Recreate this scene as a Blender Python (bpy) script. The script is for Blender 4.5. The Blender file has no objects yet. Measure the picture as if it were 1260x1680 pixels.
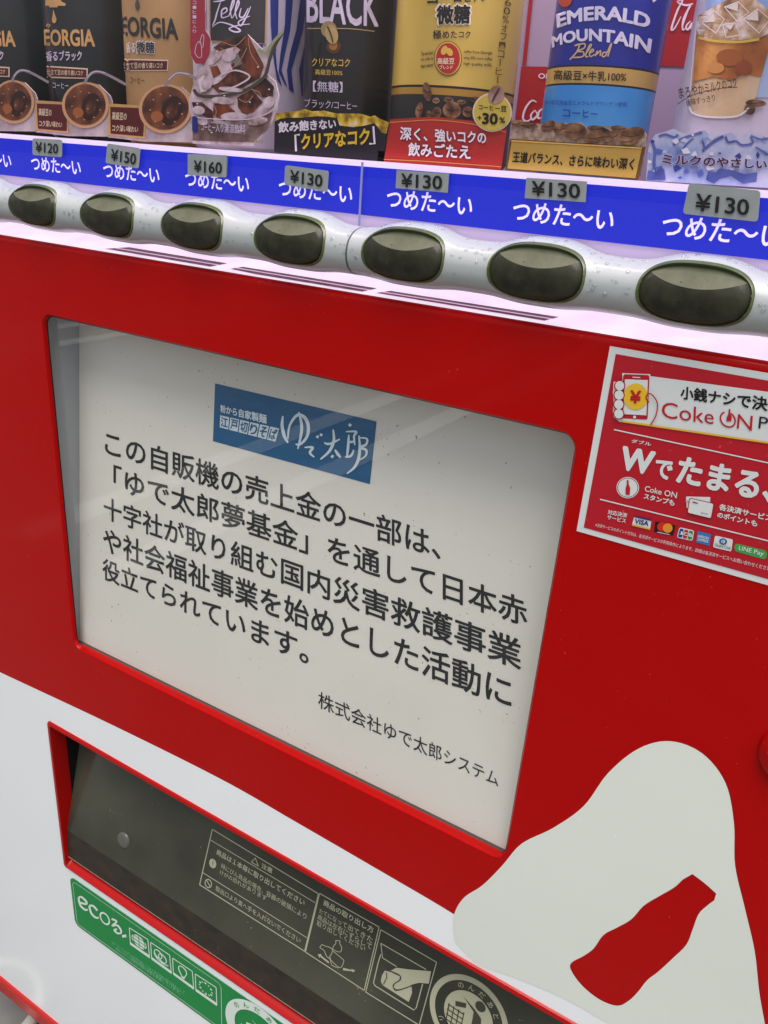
import bpy, bmesh, math, random
import numpy as np
from mathutils import Vector, Matrix
from mathutils.geometry import tessellate_polygon
random.seed(7)
SC = bpy.context.scene
COL = SC.collection
# ------------------------------------------------------------------ camera, sky, sun, exposure
F = 1319.93
RX = Vector((0.851, 0.2615, -0.4554)).normalized()
RZ = Vector((0.0692, -0.9155, -0.3963)); RZ = (RZ - RX * RZ.dot(RX)).normalized()
RY = RZ.cross(RX)
EYE = Vector((0, -0.40, 0))
cd = bpy.data.cameras.new('camera'); cam = bpy.data.objects.new('camera', cd); COL.objects.link(cam)
rot = Matrix(((RX.x, RX.y, RX.z), (RY.x, RY.y, RY.z), (RZ.x, RZ.y, RZ.z)))      # image axes -> world
cam.matrix_world = Matrix.Translation(EYE) @ (rot @ Matrix.Diagonal((1, -1, -1))).to_4x4()
cd.sensor_fit = 'VERTICAL'; cd.sensor_height = 24; cd.lens = F / 1680 * 24
cd.clip_start = 0.02; cd.clip_end = 500
SC.camera = cam
w = bpy.data.worlds.new('World'); SC.world = w; w.use_nodes = True
nt = w.node_tree; bg = nt.nodes['Background']
sky = nt.nodes.new('ShaderNodeTexSky'); sky.sky_type = 'NISHITA'; sky.sun_disc = False
sky.sun_elevation = math.radians(71); sky.sun_rotation = math.radians(160)
sky.air_density = 1.0; sky.dust_density = 4.0; sky.ozone_density = 1.0
hs = nt.nodes.new('ShaderNodeHueSaturation'); hs.inputs['Saturation'].default_value = 0.35
nt.links.new(sky.outputs[0], hs.inputs['Color']); nt.links.new(hs.outputs[0], bg.inputs[0])
bg.inputs[1].default_value = 0.10
sl = bpy.data.lights.new('sun', 'SUN'); sl.energy = 1.5; sl.angle = math.radians(40); sl.color = (1, .96, .9)
so = bpy.data.objects.new('sun', sl); COL.objects.link(so)
so.rotation_euler = (math.radians(19), 0, math.radians(20))
SC.view_settings.view_transform = 'Standard'; SC.view_settings.look = 'None'
SC.view_settings.exposure = 0.60; SC.view_settings.gamma = 1.0
SC.view_settings.use_curve_mapping = False
LAMP = (1.0, .88, .96)

# ------------------------------------------------------------------ materials
def lin(h):
    h = h.lstrip('#'); o = []
    for i in (0, 2, 4):
        c = int(h[i:i+2], 16) / 255
        o.append(c / 12.92 if c <= .04045 else ((c + .055) / 1.055) ** 2.4)
    return o
MATS = {}
def mat(name, col, rough=.5, spec=.5, metal=0., coat=0., emit=None, es=0., noise=None, bump=None, k=1.0, specks=None, alpha=None):
    if name in MATS: return MATS[name]
    m = bpy.data.materials.new(name); m.use_nodes = True; MATS[name] = m
    n = m.node_tree.nodes; L = m.node_tree.links; p = n['Principled BSDF']
    c = [x * k for x in lin(col)]
    p.inputs['Base Color'].default_value = (*c, 1)
    p.inputs['Roughness'].default_value = rough
    p.inputs['Specular IOR Level'].default_value = spec
    p.inputs['Metallic'].default_value = metal
    p.inputs['Coat Weight'].default_value = coat; p.inputs['Coat Roughness'].default_value = .08
    if emit: p.inputs['Emission Color'].default_value = (*lin(emit), 1); p.inputs['Emission Strength'].default_value = es
    tc = n.new('ShaderNodeTexCoord')
    cur = None
    if noise:
        sc, cols, detail = noise
        t = n.new('ShaderNodeTexNoise'); t.inputs['Scale'].default_value = sc; t.inputs['Detail'].default_value = detail
        r = n.new('ShaderNodeValToRGB'); L.new(tc.outputs['Object'], t.inputs['Vector']); L.new(t.outputs['Fac'], r.inputs['Fac'])
        el = r.color_ramp.elements
        lo, hi = .3, .7
        for i, cc in enumerate(cols):
            pos = lo + (hi - lo) * i / (len(cols) - 1)
            e = el[i] if i < 2 else el.new(pos)
            e.position = pos; e.color = (*[x * k for x in lin(cc)], 1)
        L.new(r.outputs[0], p.inputs['Base Color']); cur = r.outputs[0]
        if emit and es: L.new(r.outputs[0], p.inputs['Emission Color'])
    if specks:
        sc, cc, thr = specks
        t = n.new('ShaderNodeTexNoise'); t.inputs['Scale'].default_value = sc; t.inputs['Detail'].default_value = 1
        t2 = n.new('ShaderNodeTexNoise'); t2.inputs['Scale'].default_value = sc / 14; t2.inputs['Detail'].default_value = 2
        L.new(tc.outputs['Object'], t.inputs['Vector']); L.new(tc.outputs['Object'], t2.inputs['Vector'])
        a = n.new('ShaderNodeMath'); a.operation = 'ADD'; L.new(t.outputs['Fac'], a.inputs[0])
        s = n.new('ShaderNodeMath'); s.operation = 'MULTIPLY'; s.inputs[1].default_value = .35
        L.new(t2.outputs['Fac'], s.inputs[0]); L.new(s.outputs[0], a.inputs[1])
        r = n.new('ShaderNodeMapRange'); r.inputs['From Min'].default_value = thr; r.inputs['From Max'].default_value = thr + .05
        L.new(a.outputs[0], r.inputs['Value'])
        mx = n.new('ShaderNodeMix'); mx.data_type = 'RGBA'
        L.new(r.outputs[0], mx.inputs['Factor'])
        if cur: L.new(cur, mx.inputs['A'])
        else: mx.inputs['A'].default_value = (*c, 1)
        mx.inputs['B'].default_value = (*lin(cc), 1)
        L.new(mx.outputs['Result'], p.inputs['Base Color'])
    if bump:
        t = n.new('ShaderNodeTexNoise'); t.inputs['Scale'].default_value = bump[0]; t.inputs['Detail'].default_value = 2
        b = n.new('ShaderNodeBump'); b.inputs['Strength'].default_value = bump[1]; b.inputs['Distance'].default_value = .002
        L.new(tc.outputs['Object'], t.inputs['Vector']); L.new(t.outputs['Fac'], b.inputs['Height']); L.new(b.outputs[0], p.inputs['Normal'])
        if coat: L.new(b.outputs[0], p.inputs['Coat Normal'])
    return m
def glass(name, tint='#ffffff', ior=1.45, rough=0.0):
    m = bpy.data.materials.new(name); m.use_nodes = True; n = m.node_tree.nodes; L = m.node_tree.links
    n.remove(n['Principled BSDF'])
    t = n.new('ShaderNodeBsdfTransparent'); t.inputs[0].default_value = (*lin(tint), 1)
    g = n.new('ShaderNodeBsdfGlossy'); g.inputs['Roughness'].default_value = rough
    lw = n.new('ShaderNodeLayerWeight'); lw.inputs['Blend'].default_value = .5
    pw = n.new('ShaderNodeMath'); pw.operation = 'POWER'; pw.inputs[1].default_value = 5; L.new(lw.outputs['Facing'], pw.inputs[0])
    f = n.new('ShaderNodeMath'); f.operation = 'MULTIPLY_ADD'; f0 = ((ior-1)/(ior+1))**2; f.inputs[1].default_value = 1-f0; f.inputs[2].default_value = f0; L.new(pw.outputs[0], f.inputs[0])
    x = n.new('ShaderNodeMixShader'); L.new(f.outputs[0], x.inputs[0]); L.new(t.outputs[0], x.inputs[1]); L.new(g.outputs[0], x.inputs[2])
    L.new(x.outputs[0], n['Material Output'].inputs[0]); MATS[name] = m
    return m
INK = lambda c, k=1.0: mat('print_' + c.lstrip('#'), c, .45, .3, k=k)

# ------------------------------------------------------------------ surfaces: pixel of the photograph -> point on a real plane / cylinder
def ray(px, py):
    return RX * 0 + rot @ Vector(((px - 630) / F, (py - 840) / F, 1.0))
class Plane:
    def __init__(s, p, n): s.p = Vector(p); s.n = Vector(n).normalized()
    def at(s, px, py, lift=0.):
        d = ray(px, py); q = s.p + s.n * lift
        return EYE + d * ((q - EYE).dot(s.n) / d.dot(s.n))
    flat = True
class Cyl:
    def __init__(s, cx, cy, r): s.c = (cx, cy); s.r = r
    flat = False
    def at(s, px, py, lift=0.):
        d = ray(px, py); r = s.r + lift
        ox, oy = EYE.x - s.c[0], EYE.y - s.c[1]
        a = d.x**2 + d.y**2; b = ox * d.x + oy * d.y; c = ox*ox + oy*oy - r*r
        disc = b*b - a*c
        t = (-b - math.sqrt(disc)) / a if disc > 0 else -b / a
        P = EYE + d * t
        if disc <= 0:
            v = Vector((P.x - s.c[0], P.y - s.c[1])); v = v.normalized() * r
            P = Vector((s.c[0] + v.x, s.c[1] + v.y, P.z))
        return P
    def zat(s, px, py): return s.at(px, py).z
def yplane(y): return Plane((0, y, 0), (0, -1, 0))
def Z(ox, oy, s, pts): return [(ox + s * a, oy + s * b) for a, b in pts]

# ------------------------------------------------------------------ mesh builder
LOC = {}
class MB:
    def __init__(s): s.v = []; s.f = []; s.mi = []; s.m = []; s.q = 0
    def mid(s, m):
        if m not in s.m: s.m.append(m)
        return s.m.index(m)
    def add(s, vs, fs, m):
        o = len(s.v); s.v += [Vector(v) for v in vs]; k = s.mid(m)
        for f in fs: s.f.append([o + i for i in f]); s.mi.append(k)
    def box(s, x0, x1, y0, y1, z0, z1, m):
        s.add([(x, y, z) for x in (x0, x1) for y in (y0, y1) for z in (z0, z1)],
              [(0,1,3,2),(4,6,7,5),(0,4,5,1),(2,3,7,6),(0,2,6,4),(1,5,7,3)], m)
    def loft(s, loops, m, closed=True, cap0=False, cap1=False):
        n = len(loops[0]); vs = [p for l in loops for p in l]; fs = []
        for i in range(len(loops) - 1):
            for j in range(n if closed else n - 1):
                a = i*n + j; b = i*n + (j+1) % n
                fs.append((a, b, b + n, a + n))
        if cap0: fs.append(tuple(range(n-1, -1, -1)))
        if cap1: fs.append(tuple(range((len(loops)-1)*n, len(loops)*n)))
        s.add(vs, fs, m)
    # 2-D art in photograph pixels laid on a surface
    def art(s, surf, pts, m, lift=.0002, holes=()):
        s.q += 1; lift += s.q * 1.2e-6
        loops = [[Vector((x, y, 0)) for x, y in pts]] + [[Vector((x, y, 0)) for x, y in h] for h in holes]
        tris = tessellate_polygon(loops); flat = [p for l in loops for p in l]
        T = [[flat[i].copy() for i in t] for t in tris]
        if not surf.flat:
            for _ in range(6):
                out = []; ch = False
                for a, b, c in T:
                    e = [((a-b).length, 0), ((b-c).length, 1), ((c-a).length, 2)]; l, k = max(e)
                    if l > 9:
                        ch = True
                        if k == 0: mm = (a+b)/2; out += [[a, mm, c], [mm, b, c]]
                        elif k == 1: mm = (b+c)/2; out += [[a, b, mm], [a, mm, c]]
                        else: mm = (c+a)/2; out += [[a, b, mm], [mm, b, c]]
                    else: out.append([a, b, c])
                T = out
                if not ch: break
        vs = []; fs = []
        for t in T:
            q = [surf.at(p.x, p.y, lift) for p in t]
            nrm = (q[1]-q[0]).cross(q[2]-q[0])
            if nrm.dot(EYE - q[0]) < 0: q.reverse()
            fs.append((len(vs), len(vs)+1, len(vs)+2)); vs += q
        s.add(vs, fs, m)
    def ell(s, surf, cx, cy, rx, ry, m, lift=.0002, rot_=0, n=28, hole=0):
        c, si = math.cos(rot_), math.sin(rot_)
        E = lambda k: [(cx + k*rx*math.cos(t)*c - k*ry*math.sin(t)*si, cy + k*rx*math.cos(t)*si + k*ry*math.sin(t)*c) for t in [2*math.pi*i/n for i in range(n)]]
        if hole:
            A, B = E(1), E(hole)
            for i in range(n): s.art(surf, [A[i], A[(i+1) % n], B[(i+1) % n], B[i]], m, lift)
        else: s.art(surf, E(1), m, lift)
    def line(s, surf, pts, wd, m, lift=.0003, smooth=0, taper=False):
        if smooth:
            P = pts; out = []
            for i in range(len(P)-1):
                p0 = P[max(i-1, 0)]; p1 = P[i]; p2 = P[i+1]; p3 = P[min(i+2, len(P)-1)]
                for k in range(smooth):
                    t = k / smooth
                    out.append(tuple(.5*((2*p1[a]) + (-p0[a]+p2[a])*t + (2*p0[a]-5*p1[a]+4*p2[a]-p3[a])*t*t + (-p0[a]+3*p1[a]-3*p2[a]+p3[a])*t**3) for a in (0, 1)))
            pts = out + [P[-1]]
        n = len(pts); L = []; R = []
        for i, p in enumerate(pts):
            a = pts[max(i-1, 0)]; b = pts[min(i+1, n-1)]
            dx, dy = b[0]-a[0], b[1]-a[1]; l = math.hypot(dx, dy) or 1
            ww = wd / 2
            if taper: ww *= .35 + .65 * math.sin(math.pi * (i + .6) / (n + .2))
            L.append((p[0] - dy/l*ww, p[1] + dx/l*ww)); R.append((p[0] + dy/l*ww, p[1] - dx/l*ww))
        for i in range(n-1): s.art(surf, [L[i], L[i+1], R[i+1], R[i]], m, lift)
    def text(s, surf, st, quad, m, lift=.0003, bold=0., arch=0., mirror=False):
        vs, fs, (x0, x1, y0, y1) = glyphs(st)
        b = max(bold, 0.); x0 -= b; x1 += b; y0 -= b; y1 += b
        H = homog(quad)
        sh = [(0, 0)] if b == 0 else [(0, 0)] + [(b*math.cos(math.pi*(k+.5)/4), b*math.sin(math.pi*(k+.5)/4)) for k in range(8)]
        for dx, dy in sh:
            s.q += 1; out = []
            for x, y in vs:
                u = (x + dx - x0) / (x1 - x0); v = (y1 - y - dy) / (y1 - y0)
                q = H @ np.array([u, v, 1]); out.append(surf.at(q[0]/q[2], q[1]/q[2] - arch*4*u*(1-u), lift + s.q*1.2e-6))
            s.add(out, fs, m)
    def build(s, name, parent=None, smooth=False, origin=None, sharp=None):
        me = bpy.data.meshes.new(name)
        if parent is not None: o = LOC[parent]
        elif origin is not None: o = Vector(origin)
        else:
            xs = [v.x for v in s.v]; ys = [v.y for v in s.v]
            o = Vector(((min(xs)+max(xs))/2, (min(ys)+max(ys))/2, min(v.z for v in s.v)))
        me.from_pydata([tuple(v - o) for v in s.v], [], s.f)
        for m in s.m: me.materials.append(m)
        me.polygons.foreach_set('material_index', s.mi)
        if smooth: me.polygons.foreach_set('use_smooth', [True]*len(s.f))
        if sharp is not None:
            me.polygons.foreach_set('use_smooth', [True]*len(s.f)); me.set_sharp_from_angle(angle=math.radians(sharp))
        me.update()
        ob = bpy.data.objects.new(name, me); COL.objects.link(ob)
        if parent is not None: ob.parent = parent
        else: ob.location = o
        LOC[ob] = o
        return ob
def homog(q):
    A = []; b = []
    for (u, v), (x, y) in zip(((0,0),(1,0),(1,1),(0,1)), q):
        A.append([u, v, 1, 0, 0, 0, -u*x, -v*x]); b.append(x)
        A.append([0, 0, 0, u, v, 1, -u*y, -v*y]); b.append(y)
    h = np.linalg.solve(np.array(A, float), np.array(b, float))
    return np.append(h, 1).reshape(3, 3)
GL = {}
def glyphs(st):
    k = st
    if k in GL: return GL[k]
    cu = bpy.data.curves.new('t', 'FONT'); cu.body = st; cu.size = 1; cu.resolution_u = 3; cu.fill_mode = 'FRONT'
    ob = bpy.data.objects.new('t', cu); COL.objects.link(ob)
    dg = bpy.context.evaluated_depsgraph_get(); dg.update()
    me = bpy.data.meshes.new_from_object(ob.evaluated_get(dg))
    vs = [(v.co.x, v.co.y) for v in me.vertices]; fs = [tuple(p.vertices) for p in me.polygons]
    bpy.data.objects.remove(ob); bpy.data.curves.remove(cu); bpy.data.meshes.remove(me)
    xs = [v[0] for v in vs]; ys = [v[1] for v in vs]
    GL[k] = (vs, fs, (min(xs), max(xs), min(ys), max(ys)))
    return GL[k]
def tag(o, label, cat, group=None, kind=None):
    if label: o['label'] = label
    if cat: o['category'] = cat
    if group: o['group'] = group
    if kind: o['kind'] = kind
    return o
def thing(name, loc, label, cat, group=None):
    o = bpy.data.objects.new(name, None); COL.objects.link(o); o.location = loc; o.empty_display_size = .02
    LOC[o] = Vector(loc); return tag(o, label, cat, group)
def copy_tree(o, dx, parent=None):
    c = o.copy(); COL.objects.link(c)
    if parent is None: c.location = o.location + Vector(dx); LOC[c] = LOC[o] + Vector(dx)
    else: c.parent = parent
    for ch in list(o.children): copy_tree(ch, dx, c)
    return c

# ------------------------------------------------------------------ shared materials
RED = mat('red_paint', '#ac0000', .3, .10, coat=.10, bump=(16, .10), specks=(420, '#c83a30', .925))
REDRIM = mat('red_rim', '#a80202', .3, .2, coat=.15)
WHITE = mat('white_paint', '#eef2f4', .22, .5, coat=.5, bump=(7, .06))
OFFW = mat('decal_white', '#dde2d8', .28, .5, noise=(4, ['#d9ded4', '#e1e6dc'], 3), specks=(300, '#eef2ee', .93), bump=(8, .04))
BLK = mat('black_plastic', '#0c0c0c', .5, .3)
RAILW = mat('rail_plastic', '#a9adad', .24, .35, bump=(60, .05))
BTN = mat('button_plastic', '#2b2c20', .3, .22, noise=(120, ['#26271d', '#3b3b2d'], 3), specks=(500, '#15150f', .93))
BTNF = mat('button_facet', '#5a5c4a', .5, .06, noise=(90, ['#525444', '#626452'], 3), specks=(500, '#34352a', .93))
BTNR = mat('button_rim', '#4f5a34', .25, .5)
GREYW = mat('recess_grey', '#a4a8ac', .5, .3)
PANE = glass('window_pane_clear', ior=1.68)
DGL = glass('display_pane_clear', '#f4eef6')

# ------------------------------------------------------------------ setting: ground
GZ = -1.15
g = MB()
CONC = mat('wet_concrete', '#6f6f6c', .45, .5, noise=(6, ['#565654', '#6c6b68', '#838280'], 8), bump=(80, .4))
g.add([(-60, -60, GZ), (60, -60, GZ), (60, 60, GZ), (-60, 60, GZ)], [(0, 1, 2, 3)], CONC)
tag(g.build('ground'), 'grey damp concrete ground below the machine', 'ground', kind='structure')

LINE = mat('road_paint', '#d8d8d4', .6, .4, noise=(20, ['#c4c4c0', '#dcdcd8'], 5))
g = MB()
for x0, x1, y0, y1 in ((-2.16, -2.04, -6.2, -1.0), (-1.76, -1.64, -6.2, -1.0), (-4.68, -4.56, -6.2, -1.0), (-4.26, -4.14, -6.2, -1.0), (.36, .48, -6.2, -1.0), (.78, .90, -6.2, -1.0)):
    g.add([(x0, y0, GZ+.004), (x1, y0, GZ+.004), (x1, y1, GZ+.004), (x0, y1, GZ+.004)], [(0, 1, 2, 3)], LINE)
tag(g.build('road_marking'), 'white painted parking bay lines on the ground facing the machine', 'road marking', kind='structure')

# ------------------------------------------------------------------ vending machine
XL, XR = -.82, .32
VM = thing('vending_machine', (-.25, .3, GZ), 'red and white drink vending machine with a lit row of sample drinks', 'vending machine')
def rrect(x0, x1, z0, z1, r, y, n=6):
    P = []
    for cx, cz, a0 in ((x1-r, z1-r, 0), (x0+r, z1-r, 90), (x0+r, z0+r, 180), (x1-r, z0+r, 270)):
        for i in range(n+1):
            a = math.radians(a0 + 90*i/n); P.append(Vector((cx + r*math.cos(a), y, cz + r*math.sin(a))))
    return P
def plate(mb, outer, holes, m):
    loops = [outer] + list(holes); fl = [p for l in loops for p in l]
    fs = []
    for t in tessellate_polygon(loops):
        a, b, c = (fl[i] for i in t)
        fs.append(t if (b-a).cross(c-a).y < 0 else t[::-1])
    mb.add(fl, fs, m)
WX0, WX1, WZ0, WZ1 = -.5428, -.1151, -.4228, -.1222
stripe = [(-.82, -.512), (-.664, -.5016), (-.5044, -.4904), (-.3684, -.4842), (-.29, -.4862), (-.198, -.4895), (-.1478, -.4918), (-.06, -.499), (.06, -.512), (.18, -.53), (.32, -.556)]
def smooth_curve(P, n=8):
    out = []
    for i in range(len(P)-1):
        p0 = P[max(i-1, 0)]; p1 = P[i]; p2 = P[i+1]; p3 = P[min(i+2, len(P)-1)]
        for k in range(n):
            t = k / n
            out.append(tuple(.5*((2*p1[a]) + (-p0[a]+p2[a])*t + (2*p0[a]-5*p1[a]+4*p2[a]-p3[a])*t*t + (-p0[a]+3*p1[a]-3*p2[a]+p3[a])*t**3) for a in range(len(p1))))
    return out + [P[-1]]
SV = [Vector((x, 0, z)) for x, z in smooth_curve(stripe)]
# red front with the poster opening; rounded top edge and lips
m = MB()
hole = rrect(WX0, WX1, WZ0, WZ1, .010, 0)
plate(m, [Vector((XL, 0, -.0735)), *SV, Vector((XR, 0, -.0735))], [hole], RED)
m.loft([[Vector((XL, .0035*(1-math.cos(a)), -.0735 + .0035*math.sin(a))), Vector((XR, .0035*(1-math.cos(a)), -.0735 + .0035*math.sin(a)))] for a in [math.pi/2*i/5 for i in range(6)]], RED, closed=False)
h2 = rrect(WX0+.0012, WX1-.0012, WZ0+.0004, WZ1-.0012, .009, .0012)
h3 = rrect(WX0+.0014, WX1-.0014, WZ0+.0006, WZ1-.0014, .009, .0030)
m.loft([hole, h2, h3], RED)
m.build('front_panel', VM, sharp=40)
# white lower part around the pick-up slot
SX0, SX1, SZ0, SZ1 = -.5942, .10, -.7237, -.5286
BOT = -1.0265
m = MB()
plate(m, [*SV, Vector((XR, 0, BOT)), Vector((XL, 0, BOT))], [rrect(SX0, SX1, SZ0, SZ1, .004, 0)], WHITE)
m.build('lower_panel', VM)
# red kick strip under it
m = MB(); KR = mat('kick_red', '#b3201c', .3, .5)
m.loft([[Vector((XL, y, z)), Vector((XR, y, z))] for y, z in ((.004, BOT), (-.002, BOT-.001), (-.004, BOT-.006), (-.003, BOT-.028), (.01, BOT-.0305), (.2, BOT-.0305))], KR, closed=False)
m.build('kick_strip', VM)
# poster recess and pane
m = MB()
DK = mat('recess_floor', '#4a4a46', .6, .3)
bx0, bx1, bz0, bz1 = -.5466, -.105, WZ0+.0004, -.112
m.loft([[Vector((x, y, z)) for x, z in ((bx0, bz0), (bx1, bz0), (bx1, bz1), (bx0, bz1))] for y in (.0031, .075)], GREYW, cap1=True)
m.add([(bx0, .0031, bz0+.0002), (bx1, .0031, bz0+.0002), (bx1, .0068, bz0+.0002), (bx0, .0068, bz0+.0002)], [(0, 1, 2, 3)], RED)
m.add([(bx0, .0068, bz0+.0002), (bx1, .0068, bz0+.0002), (bx1, .07, bz0+.0002), (bx0, .07, bz0+.0002)], [(0, 1, 2, 3)], DK)
m.build('poster_recess', VM)
m = MB(); m.loft([rrect(WX0+.0014, WX1-.0014, WZ0+.0006, WZ1-.0014, .009, .0030), rrect(WX0+.0024, WX1-.0020, WZ0+.0007, WZ1-.0022, .008, .0034)], BLK)
m.build('gasket', VM)
m = MB(); m.add([(bx0+.0003, .0070, WZ0+.001), (bx1-.0003, .0070, WZ0+.001), (bx1-.0003, .0070, bz1-.0003), (bx0+.0003, .0070, bz1-.0003)], [(0, 1, 2, 3)], PANE)
m.build('window_pane', VM)
# pick-up slot
m = MB()
o0 = rrect(SX0, SX1, SZ0, SZ1, .004, 0); o1 = rrect(SX0+.0006, SX1-.0006, SZ0+.0006, SZ1-.0006, .004, -.0016)
o2 = rrect(SX0+.0045, SX1-.0045, SZ0+.003, SZ1-.0040, .003, -.0022); o3 = rrect(SX0+.0055, SX1-.0055, SZ0+.0082, SZ1-.0048, .003, .004)
o4 = rrect(SX0+.0058, SX1-.0058, SZ0+.0084, SZ1-.005, .003, .014)
m.loft([o0, o1, o2, o3, o4], REDRIM)
m.build('pickup_frame', VM, sharp=50)
m = MB(); sx0, sx1, sz0, sz1 = SX0+.0058, SX1-.0058, SZ0+.0084, SZ1-.005
m.loft([[Vector((x, y, z)) for x, z in ((sx0, sz0), (sx1, sz0), (sx1, sz1), (sx0, sz1))] for y in (.014, .16)], BLK, cap1=True)
m.build('pickup_box', VM)
FLAP = mat('flap_plastic', '#3c3d33', .16, .45, noise=(9, ['#303129', '#48493d'], 4), bump=(25, .03), specks=(260, '#6d6853', .94))
FLAPD = mat('flap_dirty', '#2a241a', .5, .4, noise=(60, ['#1d1913', '#2a241a', '#352b1d'], 8), bump=(120, .2), specks=(300, '#5a4526', .94))
fp = [(.0415, -.528), (.029, -.5756), (.0036, -.6727), (.0019, -.690), (.0017, -.7085), (.006, -.7095), (.010, -.700)]
m = MB()
fx0, fx1 = -.5885, .092
m.loft([[Vector((fx0, y, z)), Vector((fx1, y, z))] for y, z in fp[:3]], FLAP, closed=False)
m.loft([[Vector((fx0, y, z)), Vector((fx1, y, z))] for y, z in fp[2:6]], FLAPD, closed=False)
m.add([(fx0, y, z) for y, z in fp[:6]] + [(fx0, .05, -.528), (fx0, .012, -.67)], [(6, 0, 1, 2, 7)], BLK)
m.box(fx0, fx1, .0013, .0016, -.7090, -.7083, mat('flap_edge', '#8a8578', .3, .5))
FL = m.build('pickup_flap', VM)
FP = Plane((0, .0036, -.6727), (0, -.0971, .0254))
m = MB()                                                   # round screw cap on the flap
cP = FP.at(203, 1378)
def disc(mb, c, nrm, r, h, mt, n=24):
    nrm = Vector(nrm).normalized(); u = nrm.cross(Vector((1, 0, 0))).normalized(); v = nrm.cross(u)
    L = []
    for rr, hh in ((r, 0), (r*.95, h*.6), (r*.7, h), (r*.3, h*1.1), (.0001, h*1.12)):
        L.append([c + u*rr*math.cos(2*math.pi*i/n) + v*rr*math.sin(2*math.pi*i/n) + nrm*hh for i in range(n)])
    mb.loft(L, mt)
disc(m, cP, FP.n, .0085, .0022, mat('cap_grey', '#54554f', .25, .5))
m.build('screw_cap', FL, smooth=True)
# light ledge
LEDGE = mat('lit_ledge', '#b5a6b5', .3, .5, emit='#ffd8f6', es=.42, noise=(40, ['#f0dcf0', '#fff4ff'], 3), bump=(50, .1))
LP = Plane((0, .0035, -.070), (0, -.010, .0415))
m = MB()
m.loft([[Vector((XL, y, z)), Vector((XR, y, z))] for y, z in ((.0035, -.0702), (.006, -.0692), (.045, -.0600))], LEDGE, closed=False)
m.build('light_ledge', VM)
m = MB(); SLM = mat('slot_dark', '#7a2f4c', .3, .5, noise=(200, ['#4c1a30', '#a45a7c'], 2))
SLL = mat('slot_line', '#e8c4dc', .3, .5, emit='#e8c4dc', es=.3)
for q in ([(172, 408), (212, 405.5), (373, 432), (345, 437.5)], [(378, 441), (398, 437.5), (619, 473), (594, 478.5), (420, 450)],
          [(617, 480.5), (640, 477), (917, 520), (893, 526)]):
    m.art(LP, q, SLM, .0004)
    a, b, c, d = q[0], q[1], q[-2] if len(q) == 4 else q[2], q[-1]
    m.line(LP, [((q[0][0]*.55+q[1][0]*.45), (q[0][1]*.55+q[1][1]*.45)), ((q[2][0]*.5+q[3][0]*.5), (q[2][1]*.5+q[3][1]*.5))], 1.6, SLL, .0008)
m.build('drain_slot', VM)
# button rail
PITCH = .1954 * .389; BX0 = -1.3575 * .389; ZB = -.0444
def rail_prof(x):
    c = .5 + .5*math.cos(2*math.pi*(x - BX0)/PITCH); c = c*c*(3-2*c)
    hz = .0134 + .0037*c; zc = -.0469 + .0018*c; yf = .0200 + .0025*c
    return hz, zc, yf
m = MB()
BA, BB, BN = .0243, .0129, 2.5                       # half width, half height and roundness of a button
n = 64; nxr = int((XR - XL)/.001); V = []; Fc = []
for i in range(nxr+1):
    x = XL + .001*i; hz, zc, yf = rail_prof(x)
    for k in range(n+1):
        a = -math.pi/2 + math.pi*k/n
        V.append(Vector((x, .0105 - yf*abs(math.cos(a))**.82, zc + hz*math.copysign(abs(math.sin(a))**.9, math.sin(a)))))
for i in range(nxr):
    for k in range(n):
        q = (i*(n+1)+k, (i+1)*(n+1)+k, (i+1)*(n+1)+k+1, i*(n+1)+k+1)
        c = (V[q[0]] + V[q[2]])/2; t = (c.x - BX0)/PITCH; dx = (t - round(t))*PITCH
        if abs(dx/(BA+.0004))**BN + abs((c.z-ZB)/(BB+.0004))**BN < 1: continue      # opening for the button
        Fc.append(q)
m.add(V, Fc, RAILW)
RAIL = m.build('button_rail', VM, smooth=True)
m = MB(); xs = yplane(-.010).at(568, 400).x
hz, zc, yf = rail_prof(xs)
sm = mat('seam_dark', '#4a4c4c', .5, .3)
prof = [(a, .0105 - yf*abs(math.cos(a))**.82*1.01 - .0001, zc + hz*1.006*math.copysign(abs(math.sin(a))**.9, math.sin(a))) for a in [-math.pi/2 + math.pi*k/24 for k in range(25)]]
m.loft([[Vector((xs + dx, y, z)) for a, y, z in prof] for dx in (-.00045, .00045)], sm, closed=False)
m.build('rail_seam', RAIL)
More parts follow.
